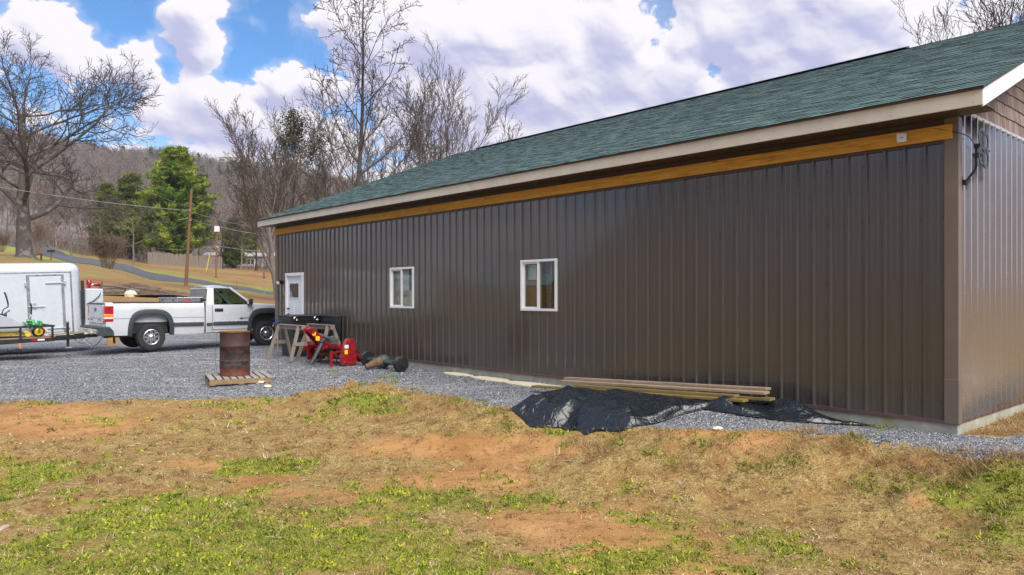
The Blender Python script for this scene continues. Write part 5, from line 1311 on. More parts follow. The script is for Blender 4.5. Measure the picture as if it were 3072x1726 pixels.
# ------------------------------------------------------------------ sticks, stakes and scraps on the lawn
TW = [((632,1555),(650,1540),(668,1520),'twig_white','curved pale twig on green lawn left of centre'), ((830,1612),(840,1600),(850,1575),'twig_white','upright white forked twig in the left lawn'),
      ((800,1614),(835,1617),(868,1615),'twig_white','pale twig lying flat below the forked twig'), ((890,1402),(900,1412),(912,1420),'twig_white','tiny pale twig on the bright green patch'),
      ((1690,1385),(1740,1388),(1780,1396),'twig_white','long straight pale stalk on dirt below the sheeting'), ((2040,1495),(2060,1510),(2075,1490),'twig_white','short forked pale twig on central dirt'),
      ((1300,1520),(1335,1510),(1370,1500),'twig_brown','brown twig on the lawn below the dirt patch'), ((700,1570),(740,1574),(775,1568),'twig_brown','brown stick in the left lawn near the curved twig'),
      ((1480,1518),(1540,1510),(1600,1508),'twig_brown','dark fallen stick across the central dirt'), ((840,1293),(880,1289),(915,1291),'twig_brown','dark stick on the far dirt below the pallet'),
      ((70,1226),(100,1224),(130,1227),'twig_brown','dark stick on the bare left dirt'), ((180,1450),(220,1456),(255,1452),'twig_white','pale crooked twig on left green grass'),
      ((1700,1640),(1720,1650),(1745,1648),'twig_white','pale twig on bare dirt at bottom centre'), ((1120,1640),(1130,1655),(1125,1670),'twig_brown','short brown twig at bottom of the left lawn')]
for a, b, c, mt, lab in TW:
    P = [on_ground(*q) + Vector((0, 0, .012 + (.05 if 'upright' in lab and q is c else 0))) for q in (a, b, c)]
    o_ = P[0].copy(); tag(MB().tube([q - o_ for q in catmull(P, 4)], [.0045 - .0004*k for k in range(9)], 6).build('twig', M[mt], None, 40, 0, o_), lab, 'twig', 'twigs on the lawn')
P0, P1 = on_ground(-30, 1612), on_ground(48, 1560)
o = tag(MB().box(0, (P1-P0).length, -.03, .03, 0, .018).build('broken_slat', M['twig_white'], None, None, .003, P0 + Vector((0, 0, .01)), (0, 0, math.atan2((P1-P0).y, (P1-P0).x))), 'broken pale wooden slat on the grass at the left edge', 'board')
for i, (u, v, r, lab) in enumerate(((783, 1150, .05, 'small white rock on dry grass right of the pallet'), (803, 1163, .06, 'flat pale rock on dry grass nearest the pallet'), (2152, 1290, .045, 'pale yellow rock on gravel below the black sheeting'), (2700, 1280, .02, 'tiny pale rock on gravel near the wall corner'))):
    q = on_ground(u, v); mb = MB().lathe([(0, -.4), (.7, -.3), (1, .1), (.7, .55), (0, .7)], 9, 'z')
    mb.v = [(x*r*rs.uniform(.8, 1.25)*1.4, y*r*rs.uniform(.8, 1.25), z*r) for x, y, z in mb.v]
    tag(mb.build('rock', M['ivory'], None, None, 0, q + Vector((0, 0, r*.25))), lab, 'rock', 'loose pale rocks')
# ------------------------------------------------------------------ bare trees
def frame_of(d):
    if abs(d[2]) < .9: x = np.array([d[1], -d[0], 0.])
    else: x = np.array([0., d[2], -d[1]])
    x /= math.sqrt(x[0]*x[0]+x[1]*x[1]+x[2]*x[2])
    return x, np.array([d[1]*x[2]-d[2]*x[1], d[2]*x[0]-d[0]*x[2], d[0]*x[1]-d[1]*x[0]])
def grow(rng, H, r0, P):
    """list of (level, points, radii); P: per level dicts"""
    out = []
    def branch(p, d, L, r, lev):
        c = P['lv'][lev]; n = c.get('seg', 4); pts = [p]; rad = [r]; dirs = [d]
        for i in range(n):
            d = d + rng.normal(0, c.get('wig', .12), 3) + np.array([0, 0, c.get('up', .05)]); d /= np.linalg.norm(d)
            p = p + d*(L/n); pts.append(p); rad.append(max(P['rmin'], r*(1-(1-c.get('tip', .3))*(i+1)/n))); dirs.append(d)
        out.append((lev, pts, rad))
        if lev + 1 >= len(P['lv']): return
        k = P['lv'][lev+1]; nc = k['n']; nc = max(1, int(round(nc*rng.uniform(.75, 1.25)))); az0 = rng.uniform(0, 6.28)
        for j in range(nc):
            t = k.get('from', .3) + (1-k.get('from', .3))*((j+rng.uniform(.1, .9))/nc)
            f = t*n; i = min(int(f), n-1); q = pts[i] + (pts[i+1]-pts[i])*(f-i); rq = rad[i] + (rad[i+1]-rad[i])*(f-i); dq = dirs[i+1]
            ang = math.radians(rng.uniform(*k['ang'])); az = az0 + j*2.4 + rng.uniform(-.4, .4); x, y = frame_of(dq)
            nd = dq*math.cos(ang) + (x*math.cos(az)+y*math.sin(az))*math.sin(ang); nd[2] = nd[2]*k.get('flat', 1.0); nd /= np.linalg.norm(nd)
            LL = L*rng.uniform(*k['len'])*(1-k.get('short', .35)*t)
            branch(q, nd, LL, max(P['rmin'], min(rq*.8, rq*k.get('r', .6))), lev+1)
    d0 = np.array([P.get('lean', (0, 0))[0], P.get('lean', (0, 0))[1], 1.]); d0 /= np.linalg.norm(d0)
    branch(np.zeros(3), d0, H*P.get('trunk', .6), r0, 0)
    return out
def poly_mesh(polys, sides_for):
    """tubes for all polylines, handled in batches of equal point count and side count"""
    groups = {}
    for lev, pts, rad in polys: groups.setdefault((len(pts), sides_for(rad[0])), []).append((pts, rad))
    Vs, Qs, base = [], [], 0
    for (m, n), items in groups.items():
        P_ = np.array([i[0] for i in items]); R_ = np.array([i[1] for i in items]); K = len(items)
        d = np.gradient(P_, axis=1); d /= np.linalg.norm(d, axis=2, keepdims=True)+1e-9
        ref = np.zeros((K, 3)); ref[np.arange(K), np.argmin(np.abs(P_[:, -1]-P_[:, 0]), axis=1)] = 1
        x = np.cross(d, ref[:, None, :]); x /= np.linalg.norm(x, axis=2, keepdims=True)+1e-9; y = np.cross(d, x)
        A_ = np.arange(n)*2*math.pi/n
        V = P_[:, :, None] + R_[:, :, None, None]*(np.cos(A_)[:, None]*x[:, :, None] + np.sin(A_)[:, None]*y[:, :, None])
        k = np.arange(n); k2 = (k+1) % n; i = np.arange(m-1)[:, None]*n
        q = np.stack([i+k, i+k2, i+n+k2, i+n+k], -1).reshape(-1, 4)
        Qs.append((q[None] + (base + np.arange(K)*m*n)[:, None, None]).reshape(-1, 4)); Vs.append(V.reshape(-1, 3)); base += K*m*n
    return np.concatenate(Vs), np.concatenate(Qs)
def bare_tree(name, label, loc, H, r0, P, seed, mt='grey_bark', mc='twig', group=None, flare=True, rz=0.0):
    rng = np.random.default_rng(seed); polys = grow(rng, H, r0, P)
    # scale to asked height
    top = max(p[1][-1][2] for p in polys); k = H/top
    polys = [(l, [q*k for q in pts], rad) for l, pts, rad in polys]
    if flare:
        l, pts, rad = polys[0]; pts = [pts[0]-np.array([0,0,.3])] + [pts[0]+np.array([0,0,.0]), pts[0]*.85+pts[1]*.15] + pts[1:]; rad = [rad[0]*1.75, rad[0]*1.35, rad[0]*1.05] + rad[1:]; polys[0] = (l, pts, rad)
    t = thing(name, label, 'tree', loc, rz, group)
    sides = lambda r: 10 if r > .15 else 6 if r > .06 else 4 if r > .025 else 3
    big = [p for p in polys if p[0] == 0 or (p[0] == 1 and P.get('limbs_trunk'))]; rest = [p for p in polys if not (p[0] == 0 or (p[0] == 1 and P.get('limbs_trunk')))]
    v, q = poly_mesh(big, sides); obj('trunk', np_mesh('trunk', v, q, M[mt], None, True), t)
    v, q = poly_mesh(rest, sides); obj('crown', np_mesh('crown', v, q, M[mc], None, True), t)
    return t, polys
OAK = dict(rmin=.017, trunk=.60, limbs_trunk=True, lv=[dict(seg=8, wig=.05, tip=.3, up=.03), dict(n=13, ang=(40, 80), len=(.95, 1.3), **{'from': .24}, seg=9, wig=.13, up=.065, tip=.2, short=.38, r=.5),
      dict(n=9, ang=(25, 60), len=(.42, .62), **{'from': .22}, seg=5, wig=.16, up=.05, short=.45, r=.55), dict(n=8, ang=(25, 60), len=(.42, .65), **{'from': .2}, seg=4, wig=.18, up=.05, short=.4, r=.6), dict(n=5, ang=(20, 55), len=(.4, .65), **{'from': .2}, seg=3, wig=.2, up=.03, r=.7)])
VASE = dict(rmin=.014, trunk=.42, limbs_trunk=True, lv=[dict(seg=5, wig=.05, tip=.5), dict(n=10, ang=(18, 52), len=(1.0, 1.5), **{'from': .25}, seg=8, wig=.07, up=.07, tip=.2, short=.2, r=.5),
      dict(n=9, ang=(15, 40), len=(.3, .5), **{'from': .25}, seg=5, wig=.1, up=.08, short=.4, r=.5), dict(n=7, ang=(15, 42), len=(.4, .6), **{'from': .2}, seg=4, wig=.14, up=.06, short=.3, r=.6), dict(n=5, ang=(15, 40), len=(.42, .65), **{'from': .2}, seg=3, wig=.16, up=.04, r=.7)])
TALL = dict(rmin=.015, trunk=.95, lv=[dict(seg=14, wig=.035, tip=.12), dict(n=17, ang=(28, 55), len=(.24, .42), **{'from': .38}, seg=7, wig=.1, up=.10, tip=.22, short=.5, r=.45),
      dict(n=8, ang=(28, 60), len=(.35, .55), **{'from': .2}, seg=5, wig=.16, up=.05, short=.4, r=.55), dict(n=5, ang=(25, 60), len=(.35, .6), **{'from': .25}, seg=4, wig=.2, up=.03, r=.6), dict(n=3, ang=(25, 60), len=(.35, .6), **{'from': .3}, seg=3, wig=.2, r=.7)])
UPR = dict(rmin=.014, trunk=.9, lv=[dict(seg=10, wig=.04, tip=.15), dict(n=16, ang=(14, 34), len=(.35, .55), **{'from': .2}, seg=7, wig=.07, up=.10, tip=.2, short=.45, r=.45),
      dict(n=8, ang=(15, 40), len=(.3, .5), **{'from': .2}, seg=4, wig=.1, up=.08, short=.35, r=.55), dict(n=5, ang=(15, 42), len=(.35, .6), **{'from': .25}, seg=3, wig=.15, up=.04, r=.65)])
SMALL = dict(rmin=.016, trunk=.55, limbs_trunk=True, lv=[dict(seg=5, wig=.1, tip=.3), dict(n=7, ang=(30, 65), len=(.6, .9), **{'from': .3}, seg=5, wig=.16, up=.05, tip=.25, r=.55),
      dict(n=7, ang=(25, 60), len=(.4, .6), **{'from': .2}, seg=4, wig=.18, up=.03, r=.55), dict(n=5, ang=(25, 60), len=(.4, .6), **{'from': .2}, seg=3, wig=.2, r=.65), dict(n=3, ang=(25, 60), len=(.4, .6), seg=2, wig=.2, r=.7)])
oak, _ = bare_tree('oak_tree', 'huge leafless oak with thick pale trunk at the left edge', ground_at(74, 60), 20.0, .58, dict(OAK, lean=(.02, 0)), 5, 'oak_bark', 'oak_twig')
bare_tree('tall_tree', 'tall dark leafless tree rising highest behind the workshop roof', ground_at(1052, 46), 22.5, .22, dict(TALL, lean=(.045, 0)), 12, 'dark_bark', 'dark_bark')
bare_tree('spreading_tree', 'wide vase-shaped leafless tree beside the leafy-topped tree, nearest in front', ground_at(835, 58), 16.4, .26, dict(VASE, lean=(-.06, 0)), 22, 'grey_bark', 'twig')
bare_tree('spreading_tree', 'dense vase-shaped leafless tree directly behind the tall dark tree', ground_at(1110, 66), 20.6, .28, VASE, 33, 'grey_bark', 'twig')
bare_tree('spreading_tree', 'vase-shaped leafless tree between leafy-topped tree and tall dark tree', ground_at(960, 72), 19.5, .24, VASE, 35, 'grey_bark', 'twig')
bare_tree('slender_tree', 'slender upright leafless tree, left one of three behind the roof ridge', ground_at(1268, 60), 19.5, .15, UPR, 41, 'grey_bark', 'twig', 'slender trees behind the ridge')
bare_tree('slender_tree', 'tallest slender leafless tree, middle one of three behind the roof ridge', ground_at(1325, 62), 21.6, .17, dict(UPR, lean=(.05, 0)), 43, 'grey_bark', 'twig', 'slender trees behind the ridge')
bare_tree('slender_tree', 'bushier slender leafless tree, right one of three behind the roof ridge', ground_at(1385, 64), 19.6, .17, dict(VASE, lean=(.05, 0)), 47, 'grey_bark', 'twig', 'slender trees behind the ridge')
bare_tree('roof_tree', 'thin leafless tree showing over the roof at upper right', Vector((19.6, 33, 0)), 16.2, .12, dict(UPR, rmin=.009), 51, 'dark_bark', 'dark_bark')
bare_tree('roof_tree', 'thicker leafless tree over the roof in the top right corner', Vector((21.3, 31, 0)), 16.5, .22, dict(VASE, rmin=.010), 53, 'dark_bark', 'dark_bark')
# leafy-topped tree
t, polys = bare_tree('leafy_tree', 'tree with dark brown-green leaves left in its rounded top', ground_at(862, 62), 15.6, .2, dict(UPR, lv=UPR['lv'][:1] + [dict(UPR['lv'][1], ang=(20, 48), n=14)] + UPR['lv'][2:]), 57, 'dark_bark', 'twig')
def leaves(parent, centers, n, size, spread, mat, seed, tone=None):
    rng = np.random.default_rng(seed); c = centers[rng.integers(0, len(centers), n)] + rng.normal(0, spread, (n, 3))
    a = rng.normal(0, 1, (n, 3)); a /= np.linalg.norm(a, axis=1)[:, None]; b = np.cross(a, rng.normal(0, 1, (n, 3))); b /= np.linalg.norm(b, axis=1)[:, None]+1e-9
    s = size*rng.uniform(.6, 1.3, (n, 1)); V = np.stack([c-a*s, c+b*s*.5, c+a*s, c-b*s*.5], 1).reshape(-1, 3); Q = np.arange(4*n).reshape(n, 4)
    tn = np.repeat(np.clip((tone(c) if tone else .5) + rng.normal(0, .18, n), 0, 1), 4)
    return obj('foliage', np_mesh('foliage', V, Q, mat, tn), parent)
tips = np.array([p[1][-1] for p in polys if p[0] >= 2]); hi = tips[tips[:, 2] > 11.6]
leaves(t, hi, 3600, .10, .35, M['brown_leaf'], 3)
lo_ = tips[(tips[:, 2] > 7) & (tips[:, 2] <= 11.6)]; leaves(t, lo_, 350, .10, .3, M['brown_leaf'], 4)
# smaller trees around the far field and fence
rs2 = random.Random(77)
FARS = [(600,112,9,'grey'),(668,107,9.5,'dark'),(722,106,10.5,'grey'),(768,107,9,'dark'),(803,105,10,'grey'),(835,104,11,'grey'),(560,128,12,'grey'),(640,135,13,'tan'),(700,140,14,'grey'),(775,138,14,'tan'),
        (400,92,8.2,'grey'),(215,104,9.5,'grey'),(170,120,11,'tan'),(120,150,13,'grey'),(300,118,11,'grey'),(20,140,14,'grey'),(355,125,12,'tan'),(60,175,14,'tan'),(250,140,13,'grey'),(470,150,13,'grey'),(905,110,14,'grey'),(990,120,15,'tan'),(1180,100,15,'grey')]
WHERE = ['just right of the bright pine', 'behind the fence, left of the white house', 'before the white house, left part', 'before the white house, middle', 'behind the stop sign', 'at the workshop eave end', 'behind the bright pine', 'beyond the fence on the hill foot', 'far behind the white house roof', 'far behind the stop sign',
         'with dark trunk beside the brown bush', 'by the road, right of the oak', 'across the road, right of the oak', 'far up the road beside the oak', 'behind the brown bush', 'left of the oak trunk', 'behind the dark evergreen', 'far behind the oak trunk', 'on the slope above the brown bush', 'on the slope above the bright pine', 'low behind the roof end', 'low behind the roof, by the tall dark tree', 'low behind the three slender trees']
for i, (u, d, h, kind) in enumerate(FARS):
    bare_tree('bare_tree', {'grey': 'small grey leafless tree ', 'dark': 'small dark-stemmed leafless tree ', 'tan': 'small tan leafless tree '}[kind] + WHERE[i], ground_at(u, d), h, .13 if kind != 'dark' else .17, dict(SMALL, rmin=.02), 100+i, {'grey': 'grey_bark', 'dark': 'dark_bark', 'tan': 'tan_bark'}[kind], {'grey': 'twig', 'dark': 'dark_bark', 'tan': 'tan_bark'}[kind], 'small bare trees round the field')
# many-stemmed brown bush
def shrub(label, loc, H, n, spread, mat, seed, rmin=.014):
    rng = np.random.default_rng(seed); t = thing('stem_bush', label, 'bush', loc, 0, 'many-stemmed bushes'); P = dict(rmin=rmin, lv=[dict(seg=6, wig=.06, up=.03, tip=.3), dict(n=6, ang=(12, 35), len=(.3, .5), **{'from': .35}, seg=4, wig=.1, up=.04, r=.6), dict(n=4, ang=(12, 40), len=(.4, .6), **{'from': .2}, seg=3, wig=.12, r=.7)])
    polys = []
    for k in range(n):
        a = rng.uniform(0, 6.28); tilt = rng.uniform(.03, spread); b = np.array([math.cos(a), math.sin(a), 0])
        g_ = grow(rng, H*rng.uniform(.75, 1.05)*.8, .03, dict(P, trunk=1.0, lean=(math.cos(a)*tilt, math.sin(a)*tilt))); polys += [(l, [q + b*rng.uniform(.05, .5) for q in pts], r) for l, pts, r in g_]
    st = [p for p in polys if p[0] == 0]; rest = [p for p in polys if p[0] > 0]
    v, q = poly_mesh(st, lambda r: 4); obj('stems', np_mesh('stems', v, q, M[mat]), t); v, q = poly_mesh(rest, lambda r: 3); obj('twigs', np_mesh('twigs', v, q, M[mat]), t)
shrub('big brown many-stemmed leafless bush in front of the road', ground_at(325, 71), 3.9, 46, .62, 'tan_bark', 7)
shrub('tan leafless bush right beside the oak trunk', ground_at(112, 95), 5.5, 26, .45, 'tan_bark', 8)
shrub('brown leafless scrub at the left edge near the road', ground_at(0, 100), 3.0, 22, .5, 'tan_bark', 9)
# evergreens
def conifer(label, loc, H, Rad, mat, seed, n=9000, size=.42, top=1.0, name='pine_tree'):
    rng = np.random.default_rng(seed); t = thing(name, label, 'tree', loc)
    polys = [(0, [np.array([0, 0, -.3 + H*.97*k/8]) for k in range(9)], [.30*(1-k/8.5)+.02 for k in range(9)])]; cen = []; ton = []
    z = H*.08
    while z < H*.98:
        f = z/H; rad = Rad*(min(1, (1-f)**.7*1.2) if f > .25 else .80+.8*f)*rng.uniform(.8, 1.1)
        for j in range(int(rng.integers(7, 11))):
            a = rng.uniform(0, 6.28); L = rad*rng.uniform(.65, 1.1); pts = [np.array([0, 0, z])]; d = np.array([math.cos(a), math.sin(a), .18])
            for k in range(5):
                d = d + np.array([0, 0, .06]) + rng.normal(0, .05, 3); pts.append(pts[-1] + d/np.linalg.norm(d)*L/5)
            polys.append((1, pts, [.06*(1-k/6.5) for k in range(6)]))
            tn = rng.uniform(.05, .85)
            for k in range(1, 6):
                for _ in range(3 if k > 2 else 1):
                    cen.append(pts[k] + rng.normal(0, .32, 3)*np.array([1, 1, .55])); ton.append(tn + .05*(k-3))
        z += H*.03
    v, q = poly_mesh(polys, lambda r: 6 if r > .1 else 3); obj('trunk', np_mesh('trunk', v, q, M['dark_bark']), t)
    cen = np.array(cen); ton = np.array(ton); N = 22; M_ = len(cen)
    c = np.repeat(cen, N, 0); tn = np.repeat(ton, N) + rng.normal(0, .10, M_*N)
    dirs = rng.normal(0, 1, (M_*N, 3)); dirs[:, 2] = np.abs(dirs[:, 2])*.8 + .1; dirs /= np.linalg.norm(dirs, axis=1)[:, None]
    side = np.cross(dirs, rng.normal(0, 1, (M_*N, 3))); side /= np.linalg.norm(side, axis=1)[:, None]+1e-9
    s = size*rng.uniform(.5, 1.25, (M_*N, 1)); st = c + rng.normal(0, .12, c.shape)
    V = np.stack([st - side*s*.10, st + side*s*.10, st + dirs*s], 1).reshape(-1, 3)
    obj('crown', np_mesh('crown', V, np.arange(len(V)).reshape(-1, 3), mat, np.repeat(np.clip(tn, 0, 1), 3)), t); return t
conifer('bright green bushy pine in front of the hillside', ground_at(528, 110), 17.4, 7.2, M['pine_needle'], 4, size=.62)
conifer('dark green evergreen left of and behind the bright pine', ground_at(392, 122), 14.2, 5.2, M['dark_leaf'], 6, name='evergreen_tree')
conifer('low dark evergreen at the left foot of the bright pine', ground_at(318, 128), 12.6, 2.8, M['dark_leaf'], 8, name='evergreen_tree')
conifer('small yellowish cedar beside the workshop eave end', ground_at(700, 118), 7.5, 1.8, M['dark_leaf'], 10, size=.34, name='evergreen_tree')
conifer('small pale green pine right of the second pole', ground_at(745, 150), 13.5, 2.0, M['pine_needle'], 14, name='pine_tree', size=.35)

# ------------------------------------------------------------------ poles, wires, sign, fence, houses, brush pile
def pole(name, label, u, d, vtop, lean, r0, r1, cat='pole', mat='pole_wood'):
    g_ = ground_at(u, d); H = (HZ - vtop)/F*d + ZC - g_.z
    t = thing(name, label, cat, g_); MB().tube([(0, 0, -.5), (lean*.5, 0, H*.5), (lean, 0, H)], [r0, (r0+r1)/2, r1], 12).build('shaft', M[mat], t, 50); return t, H
UP, UH = pole('utility_pole', 'leaning brown wooden utility pole behind the pickup cab', 557, 70, 567, .55, .155, .115)
MB().box(.36, .48, -.18, -.14, UH-2.1, UH-1.98).box(.40, .62, -.16, -.12, UH-3.0, UH-2.92).build('bracket', M['galv'], UP)
MB().tube([(.40, 0, UH-2.7), (-.6, -.1, UH-2.95)], .035, 6).build('street_arm', M['galv'], UP)
P2, PH2 = pole('lamp_pole', 'slim dark wooden pole with white box on top, beside the pine', 648, 92, 690, .12, .11, .08)
MB().box(-.15, .40, -.2, .2, PH2-.25, PH2+.45).build('white_box', M['white_plastic'], P2, None, .03); MB().tube([(.12, -.12, PH2-2.1), (.35, -.3, PH2-2.2)], .05, 6).build('insulator', M['white_plastic'], P2)
g_ = ground_at(618, 100); tag(MB().tube([(0, 0, -.2), (.5, 0, 2.3)], .045, 8).build('guy_guard', M['decal_yellow'], None, 40, 0, g_), 'pale yellow slanted guy guard on the field beyond the road', 'post')
SS = thing('stop_sign', 'red octagonal stop sign turned aside by the far road', 'sign', ground_at(793, 80), R(-55))
MB().tube([(0, 0, -.3), (0, 0, 2.4)], .03, 8).build('post', M['galv'], SS)
oc = [(.38*math.cos(a), 2.05+.38*math.sin(a)) for a in np.linspace(math.pi/8, 2*math.pi+math.pi/8, 9)[:-1]]
fa = MB().prism(oc, -.045, -.035, 'xz').build('sign_face', M['sign_red'], SS); oc2 = [(.40*math.cos(a), 2.05+.40*math.sin(a)) for a in np.linspace(math.pi/8, 2*math.pi+math.pi/8, 9)[:-1]]
MB().prism(oc2, -.034, -.031, 'xz').build('sign_border', M['decal_white'], fa)
text_part('STOP', .30, M['decal_white'], fa, (0, -.048, 2.05), (R(90), 0, 0), 'lettering', .002, .95)
def wire(label, pts, sag, r=.017, mat='wire', grp='overhead wires'):
    P = [pix(*q) for q in pts]; out = []
    for a, b in zip(P[:-1], P[1:]):
        for k in range(17):
            t = k/16; q = a.lerp(b, t); q.z -= sag*4*t*(1-t); out.append(q)
    o_ = out[0].copy(); tag(MB().tube([q-o_ for q in out], r, 5).build('overhead_wire', M[mat], None, 60, 0, o_), label, 'wire', grp)
wire('bright overhead wire from the left edge past the oak to the utility pole', [(-160, 535, 48), (569, 632, 70)], .25, .022)
wire('overhead wire from the utility pole rightward over the truck', [(569, 634, 70), (900, 700, 60)], .3, .014)
wire('overhead wire from the utility pole to the white-boxed pole', [(566, 652, 70), (655, 676, 92)], .25, .02)
wire('overhead wire running right from the white-boxed pole', [(655, 680, 92), (930, 705, 100)], .5, .02)
wire('slanting cable from the utility pole down-left toward the bush', [(562, 664, 70), (340, 742, 125)], .6, .02)
wire('low cable crossing before the bright pine', [(170, 718, 120), (430, 738, 110), (655, 738, 92), (930, 748, 100)], .5, .02)
wire('thin cable high across the bright pine', [(400, 548, 115), (565, 620, 70)], .3, .012)
# grey board fence
FN = thing('board_fence', 'weathered grey board fence below the bright pine across the road', 'fence', (0, 0, 0))
bm_ = MB().box(-.07, .07, -.012, .012, 0, 1.75).mesh('fence_board', M['grey_wood'])
a_, b_ = ground_at(445, 104), ground_at(668, 106)
nb = int((b_-a_).length/.155); ff = random.Random(3)
for k in range(nb):
    q = a_.lerp(b_, k/nb); o = obj('fence_board', bm_, FN, 0, (q.x, q.y, tz(q.x, q.y)-.05), (0, ff.uniform(-.02, .02), ff.uniform(-.05, .05))); o.scale = (1, 1, ff.uniform(.94, 1.05))
for k in range(0, nb+1, 15):
    q = a_.lerp(b_, k/nb); MB().box(-.05, .05, .013, .11, -.3, 1.7).build('fence_post', M['grey_wood'], FN, None, 0, (q.x, q.y, tz(q.x, q.y)))
# long low house and small far house
def house(label, u0, u1, d, vb, vw, vr, wallm, nwin, name='house'):
    a, b = pix(u0, vb, d), pix(u1, vb, d+3); L = (b-a).length; H = (vb-vw)/F*d; HR = (vw-vr)/F*d; W = 7.0
    t = thing(name, label, 'house', a, math.atan2((b-a).y, (b-a).x))
    MB().box(0, L, 0, W, -1.5, H).build('wall', M[wallm], t)
    MB().box(-.02, L+.02, -.03, 0, -1.5, H*.32).build('brick_skirt', M['brick_far'], t)
    rf_ = MB().prism([(-.5, H), (W/2, H+HR), (W+.5, H), (W+.5, H+.15), (W/2, H+HR+.18), (-.5, H+.15)], -.5, L+.5, 'yz').build('roof', M['roof_far'], t)
    for k in range(nwin):
        x = L*(k+.5)/nwin; w = MB().box(x-.6, x+.6, -.06, 0, H*.42, H*.85).build('window', M['vinyl_white'], t); MB().box(x-.52, x-.03, -.07, -.06, H*.45, H*.82).box(x+.03, x+.52, -.07, -.06, H*.45, H*.82).build('pane', M['window_far'], w)
    return t
house('long low white house with pale roof beyond the fence', 615, 940, 122, 812, 769, 757, 'far_wall', 6)
house('tiny white roofed house high on the ridge', 655, 740, 545, 492, 472, 458, 'far_wall', 3)
# brush pile
BPc = ground_at(395, 40); BP = thing('brush_pile', 'low pile of brown brush and cut logs on the grass behind the pickup', 'brush pile', BPc)
rngb = np.random.default_rng(9); polys = []
for k in range(900):
    x, y = rngb.normal(0, 1.25), rngb.normal(0, .6); 
    h = .55*math.exp(-(x/1.7)**2-(y/.75)**2)*rngb.uniform(.1, 1.05); L = rngb.uniform(.35, 1.3); a = rngb.normal(-.1, .7) + (math.pi if rngb.random() < .5 else 0)
    d = np.array([math.cos(a), math.sin(a)*.8, rngb.normal(0, .12)]); p = np.array([x, y, h]); polys.append((1, [p-d*L/2, p + rngb.normal(0, .04, 3), p+d*L/2], [.011, .009, .005]))
v, q = poly_mesh(polys, lambda r: 3); o = obj('brushwood', np_mesh('brushwood', v, q, M['tan_bark']), BP); o['kind'] = 'stuff'
mb = MB(); 
mb.grid([[(x, y, -.08 + .42*math.exp(-(x/1.6)**2-(y/.7)**2)) for x in np.linspace(-3, 3, 21)] for y in np.linspace(-1.6, 1.6, 13)]); mb.build('litter_mound', M['twig_brown'], BP, 60)
for (x0, y0, z0, x1, y1, z1, r) in ((-1.5, -.7, .45, .55, -.8, .22, .05), (-.9, -.9, .08, .1, -.95, .10, .09), (.2, -.9, .12, .9, -.85, .1, .10), (.6, -.8, .32, 2.3, -.7, .05, .04), (-1.9, -.6, .05, -.9, -.8, .10, .07)):
    MB().tube([(x0, y0, z0), ((x0+x1)/2, (y0+y1)/2, (z0+z1)/2+.05), (x1, y1, z1)], [r, r*.9, r*.8], 8).build('log', M['grey_bark'], BP, 50)
tag(MB().lathe([(0, -.1), (.3, -.05), (.32, .12), (.2, .26), (0, .3)], 9, 'z').build('stump_rock', M['ivory'], None, None, 0, ground_at(392, 38.6) + Vector((0, 0, .02))), 'pale rock at the foot of the brush pile', 'rock')
# rail posts and mailbox by the oak
WR = thing('rail_fence', 'short brown post and rail beside the oak trunk', 'fence', ground_at(112, 66))
for x in (-.42, .34): MB().box(x-.06, x+.06, -.06, .06, -.3, .62).build('post', M['pole_wood'], WR)
MB().beam((-.5, -.08, .35), (.45, -.08, .50), .05, .14).build('rail', M['pole_wood'], WR)
MX = thing('mailbox', 'small dark mailbox on a post by the road right of the oak', 'mailbox', ground_at(153, 80))
MB().box(-.05, .05, -.05, .05, -.2, .85).build('post', M['pole_wood'], MX); MB().prism([(-.12, .85), (.12, .85), (.12, 1.0), (.08, 1.08), (-.08, 1.08), (-.12, 1.0)], -.35, .35, 'yz').build('box', M['black_steel'], MX)

# ------------------------------------------------------------------ hillside woodland (one mass)
def hill_variant(seed, H):
    rng = np.random.default_rng(seed); P = dict(rmin=.045, trunk=.8, lv=[dict(seg=5, wig=.05, tip=.2), dict(n=11, ang=(18, 50), len=(.3, .5), **{'from': .3}, seg=4, wig=.14, up=.08, short=.4, r=.5), dict(n=4, ang=(20, 50), len=(.4, .65), **{'from': .25}, seg=2, wig=.15, up=.05, r=.7)])
    v, q = poly_mesh(grow(rng, H, .17, P), lambda r: 3); return np_mesh('hill_tree', v, q, M['forest_twig'], np.full(len(v), rng.uniform(.1, .95)))
hid = bpy.data.collections.new('hill_tree_kinds')
for k in range(10): hid.objects.link(bpy.data.objects.new('hill_tree_kind', hill_variant(900+k, 9 + (k % 4)*1.2)))
rngh = np.random.default_rng(17); N = 9000
uu = rngh.uniform(-500, 1750, N*2); dd_ = 165 + (575-165)*rngh.random(N*2)**.62
hx = (uu-CX)/F*dd_; hz_ = terrain(hx, dd_); keep = rngh.random(N*2) < np.where(uu > 1300, .25, .62)
hx, hy, hz_ = hx[keep], dd_[keep], hz_[keep]
me = bpy.data.meshes.new('hillside_woods'); me.vertices.add(len(hx)); me.vertices.foreach_set('co', np.stack([hx, hy, hz_], -1).astype(np.float32).ravel())
wood_o = tag(obj('hillside_woods', me), 'bare grey-brown winter woods covering the far hillside', 'woods', None, 'stuff')
ng = bpy.data.node_groups.new('scatter_trees', 'GeometryNodeTree'); ng.interface.new_socket('Geometry', in_out='INPUT', socket_type='NodeSocketGeometry'); ng.interface.new_socket('Geometry', in_out='OUTPUT', socket_type='NodeSocketGeometry')
gi, go = ng.nodes.new('NodeGroupInput'), ng.nodes.new('NodeGroupOutput'); ip = ng.nodes.new('GeometryNodeInstanceOnPoints'); ci_ = ng.nodes.new('GeometryNodeCollectionInfo')
ci_.inputs['Collection'].default_value = hid; ci_.inputs['Separate Children'].default_value = True; ci_.inputs['Reset Children'].default_value = True
